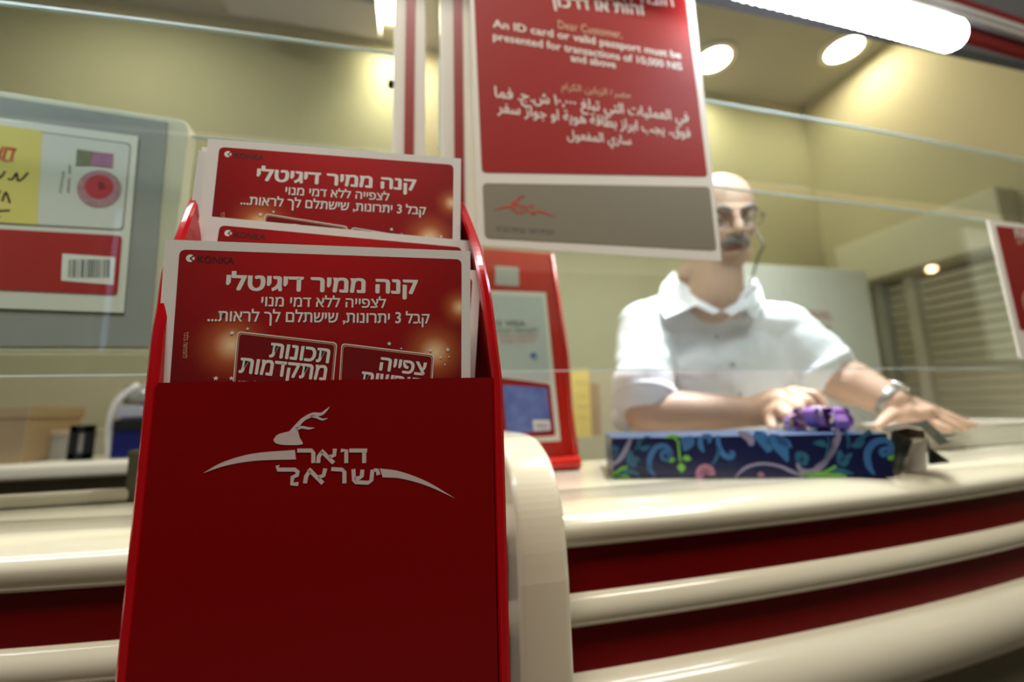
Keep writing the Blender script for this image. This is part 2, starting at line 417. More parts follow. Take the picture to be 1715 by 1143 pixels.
# ================================================================== THE COUNTER
CT = thing('service_counter', (.4, .6, FLOOR), 'long cream service counter with red bands and rounded edges', 'counter')
xsC = xr(-1.6, 2.4, 60)
nose = [(.12, ZT), (.052, ZT)] + arc(.052, -.134, .052, .022, 90, 180, 12)[1:] + arc(.016, -.134, .016, .021, 180, 262, 7)[1:] + [(.03, -.1555), (.12, -.1555)]
nose = [(o, z) for o, z in nose]
mb = MB(); sweep(mb, LC, xsC, nose, m_counter); wt = mb.build('worktop', CT)
# deeper worktop plates behind the rounded edge: a shallow one left, a deep one right of the fin
PL = onz(100, 849, ZT); yLback = float(PL[1])
def plate(x0, x1, yback, m, z0, z1, off=.10):
    xs = xr(x0, x1, 24); vs = []
    for x in xs:
        yf = yl(x)+off
        vs += [(x, yf, z1), (x, yback, z1), (x, yback, z0), (x, yf, z0)]
    fs = [(4*i+k, 4*i+(k+1) % 4, 4*i+4+(k+1) % 4, 4*i+4+k) for i in range(len(xs)-1) for k in range(4)] + [(0, 1, 2, 3), (4*len(xs)-1, 4*len(xs)-2, 4*len(xs)-3, 4*len(xs)-4)]
    return MB().add(vs, fs, m)
m_top = mat('worktop_laminate', (.56, .53, .41), .18, spec=.5, noise=.03, nscale=6)
plate(-1.6, .06, yLback+.02, m_top, ZT-.04, ZT-.0002).build('worktop_left', CT)
plate(.06, 2.4, .86, m_counter, ZT-.04, ZT-.0002).build('worktop_right', CT)
rail = MB().box((-1.6, yLback, ZT), (.05, yLback+.018, ZT+.018), m_counter).build('rail', CT, bevel=.005)
mb = MB(); sweep(mb, LC, xsC, [(.012, -.155), (.012, -.285), (.05, -.285), (.05, -.155)], m_band, smooth=False); mb.build('red_fascia', CT)
mb = MB(); sweep(mb, LC, xsC, [(.02, -.200)] + arc(.016, -.2177, .016, .0177, 90, 270, 12) + [(.02, -.2354)], m_counter); mb.build('trim_bar', CT)
mb = MB(); sweep(mb, LC, xsC, [(.06, -.2785), (.012, -.2785)] + arc(.012, -.315, .035, .0365, 90, 180, 8)[1:] + arc(.012, -.315, .035, .045, 180, 225, 6)[1:] + [(.02, -.3475), (.06, -.3475)], m_counter); mb.build('rounded_skirt', CT)
mb = MB(); sweep(mb, LC, xsC, [(.0, -.3475), (.0, FLOOR), (.10, FLOOR), (.10, -.3475)], m_lower, smooth=False); mb.build('lower_panel', CT)
MB().box((-1.5, .64, FLOOR), (-1.46, .60, ZT-.04), m_lower).build('support', CT)
MB().box((2.3, .84, FLOOR), (2.34, .80, ZT-.04), m_lower).build('support', CT)

# divider fin
prof = [(.72, -.036), (.60, -.034)] + [tuple(p) for p in crom([(.56, -.034), (.52, -.036), (.488, -.045), (.462, -.058), (.442, -.077), (.429, -.100), (.422, -.130), (.419, -.165)], 4)] + [(.417, -.30), (.417, FLOOR), (.60, FLOOR), (.60, ZT+.001), (.72, ZT+.001)]
vs = [(FIN0, y, z) for y, z in prof] + [(FIN1, y, z) for y, z in prof]; n = len(prof)
mb = MB().add(vs, [tuple(range(n)), tuple(range(2*n-1, n-1, -1))] + [(i, n+i, n+(i+1) % n, (i+1) % n) for i in range(n)], m_fin)
fin = mb.build('counter_divider', bevel=.006, segs=3)
tag(fin, 'cream rounded divider fin standing out of the counter right of the red flyer holder', 'divider')

# ================================================================== GLASS SCREEN AND POSTS
post1 = (ony(660, 150, .545)[0], ony(712, 150, .545)[0]); post2 = (ony(736, 150, .545)[0], ony(800, 150, .545)[0])
def pane(name, x0, x1, z0, z1, dy, label, sides=(False, True), topx=None, nobot=False):
    t = thing(name, ((x0+x1)/2, yg((x0+x1)/2)+dy, z0), label, 'glass pane')
    xs = xr(x0, x1, 20); e = .0045
    mb = MB(); sweep(mb, GC, xs, [(dy, z0+.001), (dy, z1-.001), (dy+.004, z1-.001), (dy+.004, z0+.001)], m_glass, smooth=False, caps=False); mb.build('pane', t)
    mb = MB()
    for za, zb, xq in ((z0, z0+.0014, xs), (z1-.0014, z1, xs if topx is None else xr(topx, x1, 20))):
        if nobot and za == z0: continue
        sweep(mb, GC, xq, [(dy-.0005, za), (dy-.0005, zb), (dy+e, zb), (dy+e, za)], m_edge, smooth=False)
    for f, x in zip(sides, (x0, x1)):
        if f: mb.box((x-.001, yg(x)+dy-.0008, z0), (x+.0012, yg(x)+dy+e, z1), m_edge)
    mb.build('polished_edge', t); return t
ZG0, ZG1, ZG2 = .048, .355, .492
pane('glass_panel', -1.5, post1[0]+.004, ZG0, ZG1-.010, .004, 'lower clear glass screen panel left of the striped posts', (False, False), topx=float(ony(318, 213, .55)[0]))
pane('glass_panel', -1.5, post1[0]+.004, ZG1-.010, ZG2, -.004, 'upper clear glass screen panel left of the striped posts', (False, False), nobot=True)
pane('glass_panel', post2[0]+.003, 2.3, ZG0, ZG1-.01, .004, 'lower clear glass screen panel in front of the clerk', (True, False))
pane('glass_panel', post2[0]-.001, 2.3, ZG1, ZG2, -.004, 'upper clear glass screen panel above the clerk', (True, False), nobot=True)

for i, (a, b) in enumerate((post1, post2)):
    y = yg((a+b)/2)-.012; t = thing('striped_post', ((a+b)/2, y, ZT), ['white screen post with a red stripe, the left of the pair', 'white screen post with a red stripe, beside the hanging red sign'][i], 'post', None)
    MB().box((a, y-.01, ZT), (b, y+.008, .66), m_post).build('post_body', t, bevel=.003)
    w_ = b-a; c0 = (a+w_*.36, a+w_*.65) if i == 0 else (a+w_*.33, a+w_*.56)
    MB().box((c0[0], y-.0125, ZT), (c0[1], y-.0095, .655), mat('stripe_red', (.30, .008, .006), .4)).build('red_stripe', t)
    if i == 0:
        q = ony(657, 136, y-.01); MB().lathe((q[0]+.002, y-.004, q[2]), [(.0055, 0), (.0055, .006), (.004, .0075)], m_black, 14, axis=(-1, 0, 0)).build('clamp_knob', t)

# canopy: fascia, rail and fluorescent lamp
cn = thing('screen_canopy', (.4, .5, .60), 'canopy rail over the glass with dark red fascia and grey profile', 'canopy')
xs = xr(-1.5, 2.3, 40)
mb = MB(); sweep(mb, GC, xs, [(-.070, .662), (-.070, .692), (-.060, .692), (-.060, .662)], m_band, smooth=False); mb.build('red_fascia', cn)
mb = MB(); sweep(mb, GC, xs, [(-.075, .692), (-.078, .695), (-.078, .704), (-.073, .707), (-.078, .710), (-.078, .722), (-.05, .722), (-.05, .692)], mat('grey_aluminium', (.55, .54, .52), .35, metal=.4), smooth=False); mb.build('rail_profile', cn)
mb = MB(); sweep(mb, GC, xs, [(-.070, .722), (-.070, .752), (-.05, .752), (-.05, .722)], m_band, smooth=False); mb.build('upper_band', cn)
mb = MB(); sweep(mb, GC, xs, [(-.05, .724), (-.05, .752), (-.02, .752), (-.02, .724)], m_boardframe, smooth=False); mb.build('backing', cn)
MB().box((-1.4, .545, .752), (-1.36, .575, CEIL), m_post).build('hanger', cn)
MB().box((2.1, .62, .752), (2.14, .65, CEIL), m_post).build('hanger', cn)

m_tube = mat('lamp_diffuser_glow', (.9, .95, 1), .4, emit=(.86, .93, 1.0), es=15)
lx1 = .93
def tube_lamp(lx0, lx1, label):
    fl = thing('fluorescent_lamp', ((lx0+lx1)/2, .46, .60), label, 'lamp', None)
    vs = []; pn = 14; xl = xr(lx0, lx1, 150)
    for i, x in enumerate(xl):
        e = 1.0; d_ = min(lx1-x, x-lx0)
        if d_ < .03: e = sqrt(max(0, 1-((.03-d_)/.03)**2))
        rib = 1+.20*abs(sin(i*pi/5)); y = yg(x)-.095
        for k in range(pn):
            th = 2*pi*k/pn
            vs.append((x, y+cos(th)*.022*max(e, .05), .622+sin(th)*.025*max(e, .05)*(rib if sin(th) < 0 else 1)))
    fs = [(i*pn+k, i*pn+(k+1) % pn, (i+1)*pn+(k+1) % pn, (i+1)*pn+k) for i in range(len(xl)-1) for k in range(pn)]
    fs += [tuple(range(pn)), tuple(range(len(vs)-1, len(vs)-1-pn, -1))]
    MB().add(vs, fs, m_tube, True).build('ribbed_diffuser', fl)
    mb = MB(); sweep(mb, GC, xr(lx0+.03, lx1-.03, 12), [(-.100, .646), (-.100, .661), (-.080, .661), (-.080, .646)], m_signwhite, smooth=False); mb.build('lamp_back', fl)
tube_lamp(.44, .93, 'long ribbed fluorescent lamp under the canopy at the top right, switched on')
tube_lamp(-1.3, -.30, 'second fluorescent lamp under the canopy, over the left counter, above the view')

# ceiling lamps in the office: each a recessed round lamp that really lights the room
m_glow = mat('downlight_glow', (1, .95, .8), .5, emit=(1, .93, .66), es=12)
dl = [('round recessed ceiling lamp just right of the hanging red sign', (1195, 97)), ('round recessed ceiling lamp above the clerk, farther right', (1413, 80)), ('round recessed ceiling lamp at the top beside the left striped post', (648, 8))]
for lab, (px, py) in dl:
    P = onz(px, py, CEIL); t = thing('ceiling_lamp', P, lab, 'lamp', 'recessed ceiling lamps')
    MB().lathe((P[0], P[1], CEIL-.012), [(.085, .0), (.10, .003), (.10, .0125), (.085, .0125)], m_signwhite, 32).build('trim_ring', t)
    MB().lathe((P[0], P[1], CEIL-.016), [(.02, 0), (.06, .001), (.082, .006), (.082, .012)], m_glow, 32).build('lamp_lens', t)
    light('downlight', (P[0], P[1], CEIL-.03), (P[0], P[1], 0), .14, (2.6, 1.6, 5.0)[[q_[1][0] for q_ in dl].index(px)], (1, .9, .66), shape='DISK')
for P, wh in (((-1.05, 1.25), 'over the left office side'), ((.78, .84), 'straight above the clerk')):  # the second is an unseen lamp added to brighten the clerk
    t = thing('ceiling_lamp', (P[0], P[1], CEIL-.012), 'round recessed ceiling lamp '+wh+', above the view', 'lamp', 'recessed ceiling lamps')
    MB().lathe((P[0], P[1], CEIL-.012), [(.085, .0), (.10, .003), (.10, .0125), (.085, .0125)], m_signwhite, 32).build('trim_ring', t)
    MB().lathe((P[0], P[1], CEIL-.016), [(.02, 0), (.06, .001), (.082, .006), (.082, .012)], m_glow, 32).build('lamp_lens', t)
    light('downlight', (P[0], P[1], CEIL-.03), (P[0], P[1], 0), .14, 3.2 if P[0] < 0 else 10, (1, .93, .74) if P[0] < 0 else (.95, .97, 1), shape='DISK', spread=180 if P[0] < 0 else 95)
q0 = onz(375, 2, CEIL-.1); q1 = onz(633, 14, CEIL-.1)
tag(MB().box((q0[0], q1[1]-.02, CEIL-.1), (q1[0], q1[1]+.14, CEIL), mat('grey_metal_box', (.4, .39, .37), .5)).build('ceiling_unit', bevel=.006), 'grey metal box fixed to the ceiling at the top left', 'fixture')

# ================================================================== THE RED FLYER HOLDER
a4 = radians(-4)
hx = np.array([cos(a4), sin(a4), 0]); hy = np.array([-sin(a4), cos(a4), 0]); hz = np.array([0, 0, 1.])
HO = D(545, 637, .29)
def H(x, y, z): return tuple(HO + hx*x + hy*y + hz*z)
def Hfr(y): return Fr(HO+hy*y, hx, hz)
HB = -.34
HD = thing('flyer_holder', H(0.006, .03, HB), 'tall glossy red flyer holder with white deer emblem in front of the counter', 'flyer holder')
fp = Hfr(0)
# outline of the front edge of the side walls (photo points), and how far the edge sits back
YFZ = [(-1, 0), (.02, 0), (.045, .002), (.075, .008), (.09, .013), (.115, .027), (.14, .043), (.16, .058), (.3, .06)]
def yfz(z): return float(np.interp(z, [q_[0] for q_ in YFZ], [q_[1] for q_ in YFZ]))
left_px = [(209, 1180), (241, 640), (250, 560), (258, 517), (265, 467), (271, 442), (295, 382), (312, 340), (331, 303)]
right_px = [(870, 1180), (842, 637), (833, 566), (823, 490), (815, 451), (806, 412), (792, 374), (777, 338)]
def edge(pxs):
    out = []
    for p in pxs:
        y = 0
        for _ in range(6): y = yfz(Hfr(y).px(*p)[1])
        out.append((*Hfr(y).px(*p), y))
    return out
EL = edge(left_px); ER = edge(right_px)
EL[0] = (EL[1][0]+.001, HB, 0); ER[0] = (ER[1][0]+.001, HB, 0)
top = [( -.055, .215, .05), (.0, .232, .055)]
def wall(E, sgn, nm):
    pts = crom(E[:2], 1) + crom(E[1:], 5)[1:]; pts = [np.array(p) for p in pts]
    th = .0075; back = .0735; vs = []; 
    for i, p in enumerate(pts):
        t = pts[min(i+1, len(pts)-1)]-pts[max(i-1, 0)]; t2 = np.array([t[0], t[1]]); t2 /= np.linalg.norm(t2); nn = np.array([-t2[1], t2[0]])*(-sgn)   # inwards
        if np.dot(nn, np.array([-sgn, 0])) < 0: nn = -nn
        o = p[:2]; q = o+nn*th; r_ = .002
        vs += [H(o[0], p[2]+r_, o[1]), H(o[0]+nn[0]*r_, p[2], o[1]+nn[1]*r_), H(q[0]-nn[0]*r_, p[2], q[1]-nn[1]*r_), H(q[0], p[2]+r_, q[1]), H(q[0], back, q[1]), H(o[0], back, o[1])]
    n = 6; fs = [(n*i+k, n*i+(k+1) % n, n*i+n+(k+1) % n, n*i+n+k) for i in range(len(pts)-1) for k in range(n)]
    fs += [tuple(range(n)), tuple(range(n*len(pts)-1, n*len(pts)-1-n, -1))]
    return MB().add(vs, fs, m_redlit).build(nm, HD), pts
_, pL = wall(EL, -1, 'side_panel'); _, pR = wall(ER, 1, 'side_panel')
bp = [(p[0], p[1]) for p in pL] + [(-.055, .195), (.006, .205), (.062, .19)] + [(p[0], p[1]) for p in reversed(pR)]
MB().slab(Hfr(.0665), bp, m_red, .006).build('back_panel', HD)
# front panel with the emblem
mb = MB(); zt = 0.0
xa, xb = EL[1][0]+.0078, ER[1][0]-.0078
mb.slab(fp, [(xa, HB), (xb, HB), (xb, zt-.0015), (xb-.0005, zt), (xa+.0005, zt), (xa, zt-.0015)], m_red, .004, .0)
def logo(mb, fr, T, m, lift, letters=True):
    """T maps emblem points (in the photo's pixels of the holder) to photo points"""
    def poly(pts, n=5, closed=True):
        q = crom([fr.px(*T(*p)) for p in pts]+([fr.px(*T(*pts[0]))] if closed else []), n); mb.flat(fr, q[:-1] if closed else q, m, lift)
    # swooshes
    def sw(up, lo):
        a = crom([fr.px(*T(*p)) for p in up], 5); b = crom([fr.px(*T(*p)) for p in lo], 5)
        N = len(a); vs = [fr.P(*p, lift) for p in a]+[fr.P(*p, lift) for p in b]
        mb.add(vs, [(i, N+i, N+i+1, i+1) for i in range(N-1)], m)
    sw([(340, 793), (375, 774), (425, 760), (494, 754)], [(340, 793), (380, 780), (430, 772), (496, 770)])
    sw([(636, 785), (670, 790), (715, 807), (762, 835)], [(641, 800), (672, 802), (715, 814), (762, 835)])
    # deer head
    poly([(458, 737), (466, 728), (487, 722), (492, 718), (499, 722), (502, 733), (507, 744), (490, 746), (470, 745), (461, 742)])
    def st(pts, w):
        ab = [fr.px(*T(*p)) for p in pts]; s_ = np.linalg.norm(np.array(fr.px(*T(500, 740)))-np.array(fr.px(*T(500, 730))))/10
        mb.stroke(fr, ab, [v*s_ for v in w], m, lift+.00003)
    st([(488, 728), (497, 715), (508, 703), (524, 695), (538, 694), (546, 688), (552, 682)], [6, 4, 3.2, 3.6, 2.6, 1.8, .4])
    st([(520, 697), (530, 699), (540, 703), (549, 701)], [2.2, 2, 1.8, .4])
    st([(496, 719), (506, 716), (517, 718), (527, 717)], [3, 2.2, 2, .4])
    # blocky letters
    W_ = 3.35
    def L(*segs):
        for sg in segs:
            ab = [fr.px(*T(*p)) for p in sg]; s_ = np.linalg.norm(np.array(fr.px(*T(500, 740)))-np.array(fr.px(*T(500, 730))))/10
            mb.stroke(fr, ab, W_*s_, m, lift+.00006, n=1)
    if letters:
        # upper word, right to left
        L([(585, 755), (615, 755)], [(610, 755), (610, 776)])
        L([(571, 755), (580, 755), (580, 776)])
        L([(538, 755), (559, 776)], [(561, 752), (560, 763), (551, 766)], [(540, 757), (534, 765), (533, 776)])
        L([(498, 755), (522, 755), (525, 759), (525, 776)])
        # lower word
        L([(626, 788), (632, 788), (634, 796)])
        L([(592, 786), (593, 805), (596, 808), (617, 809), (622, 805), (624, 787)], [(607, 787), (606, 798), (602, 801), (594, 802)])
        L([(555, 786), (573, 787), (577, 791), (577, 810)])
        L([(517, 786), (541, 810)], [(545, 785), (542, 797), (533, 800)], [(519, 789), (513, 798), (511, 810)])
        L([(465, 780), (466, 787), (494, 787), (499, 791), (498, 796), (490, 800), (489, 811), (500, 811)])
logo(mb, fp, lambda x, y: (x, y), m_emblem, .0002)
mb.build('front_panel', HD)
# inner tier shelf and base
MB().add([H(-.100, .042, -.105), H(.113, .042, -.105), H(.113, .0655, -.105), H(-.100, .0655, -.105), H(-.100, .042, -.100), H(.113, .042, -.100), H(.113, .0655, -.100), H(-.100, .0655, -.100)],
         [(0, 3, 2, 1), (4, 5, 6, 7), (0, 1, 5, 4), (1, 2, 6, 5), (2, 3, 7, 6), (3, 0, 4, 7)], m_red).build('inner_shelf', HD)
MB().add([H(-.100, 0.001, HB), H(.114, 0.001, HB), H(.114, .0575, HB), H(-.100, .0575, HB), H(-.100, 0.001, HB+.14), H(.114, 0.001, HB+.14), H(.114, .0575, HB+.14), H(-.100, .0575, HB+.14)],
         [(0, 3, 2, 1), (4, 5, 6, 7), (0, 1, 5, 4), (1, 2, 6, 5), (2, 3, 7, 6), (3, 0, 4, 7)], m_red).build('base_block', HD)
q = H(.006, .0735, -.30); MB().box((q[0]-.05, q[1], q[2]-.02), (q[0]+.05, yl(-.05)-.018, q[2]+.02), m_metal).build('wall_bracket', HD)

# ------------------------------------------------------------------ flyers
CW, CH = .207, .297
c_u = hx; c_v = hz - hy*.055
cf = Fr(HO+hy*.0065, c_u, c_v, local=True)
tl = cf.px(283, 400); tr = cf.px(783, 422)
rot = math.atan2(tr[1]-tl[1], tr[0]-tl[0])
mid = ((tl[0]+tr[0])/2, (tl[1]+tr[1])/2)
cf = Fr(cf.O+cf.u*mid[0]+cf.v*mid[1], cf.u*cos(rot*.6)+cf.v*sin(rot*.6), cf.v, local=True)  # origin at the top middle of the flyer
GLOWS = [(*cf.px(388, 578), .030, 1), (*cf.px(728, 590), .030, 1), (*cf.px(770, 515), .018, 1)]
m_cred = card_red()
def flyer_mesh():
    mb = MB(); T = .0005; h = CW/2
    mb.slab(cf, [(-h, -CH), (h, -CH), (h, 0), (-h, 0)], m_card, T, 0)
    q = [cf.px(301, 418), cf.px(773, 441)]
    x0 = q[0][0]; x1 = q[1][0]; y1 = q[0][1]
    mb.flat(cf, rounded([(x0, -CH+.012), (x1, -CH+.012), (x1, y1-.0), (x0, y1)], .0045), m_cred, .0001)
    # maker's mark
    a, b = cf.px(319, 433); r = .0027
    mb.flat(cf, [(a+r*cos(t*pi/12), b+r*sin(t*pi/12)) for t in range(24)], m_card, .0002)
    mb.stroke(cf, [(a+.0020, b+.0018), (a+.0000, b), (a+.0020, b-.0018)], .0005, m_inkshadow, .00025, n=1)
    mb.text(cf, 'KONKA', (331, 440), (392, 442), 11, m_ink, .0002, bold=.02)
    mb.text(cf, heb('קנה ממיר דיגיטלי'), (380, 485), (698, 492), 23, m_white, .0002, bold=.036, shadow=m_inkshadow)
    mb.text(cf, heb('לצפייה ללא דמי מנוי'), (438, 513), (646, 516), 15, m_white, .0002, bold=.018, shadow=m_inkshadow)
    mb.text(cf, heb('קבל 3 יתרונות, שישתלם לך לראות...'), (348, 538), (719, 542), 16, m_white, .0002, bold=.02, shadow=m_inkshadow)
    mb.text(cf, heb('להמחשה בלבד'), (309, 556), (306, 600), 6, m_gold, .0002)
    # tilted framed panels
    def panel(quad, mout=m_white):
        ab = [np.array(cf.px(*p)) for p in quad]; c = sum(ab)/4
        mb.flat(cf, rounded(ab, .003), mout, .00020)
        for k, mm in ((.0007, m_panelred), (.0012, m_gold), (.0016, m_panelred)):
            ins = [p+(c-p)/np.linalg.norm(c-p)*k*1.5 for p in ab]; mb.flat(cf, rounded(ins, .0025), mm, .00020+k*.04)
    panel([(398, 555), (565, 574), (548, 760), (381, 740)])
    panel([(572, 575), (727, 594), (716, 780), (560, 762)])
    mb.text(cf, heb('תכונות'), (452, 598), (550, 608), 23, m_white, .0004, bold=.03)
    mb.text(cf, heb('מתקדמות'), (401, 624), (545, 637), 24, m_white, .0004, bold=.03)
    mb.text(cf, heb('אפשרות להתקין'), (399, 645), (470, 650), 7, m_white, .0004)
    mb.text(cf, heb('צפייה'), (636, 620), (711, 629), 21, m_white, .0004, bold=.03)
    mb.text(cf, heb('חופשית'), (604, 645), (706, 657), 22, m_white, .0004, bold=.03)
    for sx, sy, sr in ((389, 558, 4.5), (415, 551, 3.2), (362, 634, 4.5), (388, 634, 4), (652, 576, 4.2), (672, 584, 2), (721, 587, 4.2), (750, 586, 4.2), (738, 599, 2.8), (752, 598, 2), (745, 611, 2)):
        ca, cb = cf.px(sx, sy); rr = sr*.00041
        mb.flat(cf, [(ca+(rr if k % 2 == 0 else rr*.45)*sin(k*pi/5), cb+(rr if k % 2 == 0 else rr*.45)*cos(k*pi/5)) for k in range(10)], m_white, .00035)
    return mb
f0 = flyer_mesh().build('flyer', local=True); f0.matrix_world = cf.matrix(); G = 'flyers in the red holder'
tag(f0, 'frontmost red flyer in the holder, lowest, its whole headline and two framed boxes showing', 'flyer', G)
def put_flyer(hyv, pTL, pTR, label, anchor=0):
    fr = Hfr(hyv); a = np.array(fr.px(*pTL)); b = np.array(fr.px(*pTR)); d = (b-a)/np.linalg.norm(b-a); c = (a+b)/2
    if anchor < 0: c = a+d*CW/2
    if anchor > 0: c = b-d*CW/2
    u = fr.u*d[0]+fr.v*d[1]; v = -fr.u*d[1]+fr.v*d[0]
    o = f0.copy(); COL.objects.link(o); o.matrix_world = Fr(fr.O+fr.u*c[0]+fr.v*c[1], u, v, local=True).matrix(); tag(o, label, 'flyer', G); return o
put_flyer(.0440, (356, 363), (781, 403), 'tilted red flyer between the front and the back ones, only its top strip showing')
put_flyer(.0470, (345, 232), (775, 266), 'tall red flyer at the back with its headline standing above the others')
put_flyer(.0500, (333, 252), (764, 292), 'flyer behind the tallest one, only its white left edge showing', -1)
put_flyer(.0535, (338, 246), (767, 281), 'rearmost flyer in the holder, a sliver of white at the left', -1)
put_flyer(.0240, (316, 408), (806, 454), 'askew flyer showing a pale strip right of the front flyer', 1)

# ================================================================== HANGING RED SIGN
sg = Fr(ony(1000, 200, .505), (1, 0.02, 0), (0, 0, 1))
mb = MB()
c = [sg.px(801, 411), sg.px(1209, 437), sg.px(1158, -40), sg.px(784, -80)]
c[2] = (c[2][0], .28); c[3] = (c[3][0], .28)
mb.slab(sg, rounded(c, .003), m_signwhite, .003)
mb.flat(sg, rounded([sg.px(807, 289), sg.px(1185, 296), (sg.px(1150, 0)[0]-.002, .268), (sg.px(793, 0)[0]-.002, .268)], .006), m_signred, .0004)
mb.flatpx(sg, [(808, 307), (1188, 313), (1200, 420), (812, 399)], m_signgrey, .0004, r=.007)
L_ = .0007
mb.text(sg, heb('זהות או דרכון'), (925, 11), (1080, 26), 16, m_signwhite, L_, bold=.02)
mb.text(sg, heb('חובה להציג תעודת'), (905, -14), (1128, 12), 16, m_signwhite, L_, bold=.005)
mb.text(sg, 'Dear Customer,', (935, 48), (1042, 65), 13, m_gold, L_)
mb.text(sg, 'An ID card or valid passport must be', (826, 46), (1140, 99), 12, m_signwhite, L_, bold=.02)
mb.text(sg, 'presented for transactions of 10,000 NIS', (826, 67), (1142, 118), 12, m_signwhite, L_, bold=.02)
mb.text(sg, 'and above', (956, 103), (1031, 115), 12, m_signwhite, L_, bold=.02)
mb.text(sg, arabic('حضرة الزبائن الكرام'.replace('ئ', 'ي')), (940, 150), (1057, 165), 11, m_gold, L_)
mb.text(sg, arabic('في العمليات التي تبلغ ')+'١٠,٠٠٠'+' '+arabic('ش.ج. فما') if False else arabic('ش.ج. فما')+' ١٠,٠٠٠ '+arabic('في العمليات التي تبلغ'), (829, 163), (1153, 205), 17, m_signwhite, L_, bold=.015)
mb.text(sg, arabic('فوق، يجب ابراز بطاقة هوية او جواز سفر'), (833, 188), (1156, 231), 17, m_signwhite, L_, bold=.015)
mb.text(sg, arabic('ساري المفعول'), (950, 233), (1057, 243), 15, m_signwhite, L_, bold=.015)
m_logored = mat('logo_red_print', (.62, .06, .035), .5)
# emblem: same mark in red, shrunk
def TL(x, y): return (826+(x-340)*.252, 353+(y-793)*.252+(x-340)*.006)
logo(mb, sg, TL, m_logored, .0007)
mb.text(sg, heb('חברת דואר ישראל בע"מ'), (832, 387), (928, 393), 7, m_greytext, L_)
si = mb.build('id_sign'); tag(si, 'large white framed red notice asking for identification, hanging in front of the clerk', 'sign')
for x_ in (-.1, .1): MB().tube([sg.P(x_, .27, 0), sg.P(x_, .44, 0)], .001, m_metal, 6).build('cord', si)

# right sign
rs = Fr(ony(1700, 480, yg(1.05)-.012), (1, 0.03, 0), (0, 0, 1)); mb = MB()
P_ = [rs.px(1710, 600), rs.px(1655, 368)]; 
wR = .25
mb.slab(rs, [P_[0], (P_[0][0]+wR, P_[0][1]), (P_[1][0]+wR, P_[1][1]), P_[1]], m_signwhite, .003)
a_, b_ = rs.px(1708, 553), rs.px(1667, 378)
mb.slab(rs, rounded([a_, (a_[0]+wR-.03, a_[1]), (b_[0]+wR-.02, b_[1]), b_], .004), mat('sign_dark_red_print', (.26, .003, .006), .45), .0006, .0007)
mb.text(rs, heb('לקוחות'), (1700, 398), (1745, 402), 12, m_signwhite, .001, bold=.02)
mb.text(rs, heb('נכבדים'), (1704, 409), (1740, 412), 7, m_gold, .001)
cc = rs.px(1730, 510)
mb.stroke(rs, [(cc[0]+.028*cos(t*pi/12), cc[1]+.028*sin(t*pi/12)) for t in range(25)], .0016, m_gold, .001, n=2)
mb.text(rs, heb('דואר'), (1716, 512), (1748, 515), 12, m_gold, .001)
tag(mb.build('notice_sign'), 'dark red notice with white border on the glass at the right edge', 'sign')

# ================================================================== LEFT BOARD AND POSTER
bf = Fr(ony(150, 400, .585), (1, 0.0, 0), (0, 0, 1))
board = thing('notice_board', bf.P(-.1, -.12, 0), 'grey notice board with cream rounded frame behind the left glass', 'notice board')
q = [bf.px(0, 152), bf.px(290, 199), bf.px(317, 213), bf.px(272, 592), bf.px(0, 592)]
lft = bf.px(-330, 300)[0]
out = rounded([(lft, q[4][1]), (q[3][0]-.0, q[4][1]), (q[2][0], q[2][1]-.005), (q[2][0]-.004, q[1][1]+.0), (q[0][0], q[0][1]), (lft, q[0][1]+.004)], .008)
MB().slab(bf, out, m_boardframe, .02, 0).build('frame', board, bevel=.002)
q2 = [bf.px(0, 163), bf.px(281, 206), bf.px(252, 580)]
MB().slab(bf, [(lft+.01, bf.px(0, 580)[1]), q2[2], q2[1], q2[0], (lft+.01, q2[0][1]+.003)], m_boardgrey, .002, .0015).build('felt_panel', board)
mb = MB(); l0 = .003
mb.slab(bf, [bf.px(-40, 516), bf.px(210, 525), bf.px(234, 231), bf.px(-40, 195)], mat('poster_paper', (.80, .78, .72), .5), .0006, l0)
m_line = mat('grey_line_print', (.25, .24, .23), .6)
mb.flatpx(bf, [(-30, 376), (210, 389), (223, 243), (-30, 210)], m_line, l0+.0002, r=.006)
mb.flatpx(bf, [(-30, 373), (208, 386), (221, 245), (-30, 212)], mat('poster_pale_grey', (.72, .71, .68), .5), l0+.0004, r=.006)
mb.flatpx(bf, [(-30, 373), (67, 379), (75, 222), (-30, 208)], m_yellow, l0+.0006)
mb.text(bf, heb('דואר'), (-22, 265), (27, 272), 20, m_logored, l0+.0008, bold=.04)
mb.text(bf, heb('ישראל'), (-18, 272), (27, 276), 5, m_logored, l0+.0008)
for s_ in ([(52, 292), (42, 303), (35, 305), (33, 293), (26, 303), (18, 303)], [(14, 290), (6, 300), (-8, 304), (-4, 292)], [(4, 300), (-6, 288)], [(22, 343), (15, 325), (9, 340)], [(6, 322), (2, 330), (0, 342)], [(22, 355), (8, 356), (-10, 357)], [(6, 366), (-8, 366)]):
    mb.stroke(bf, s_, .0012, m_ink, l0+.0008, px=True)
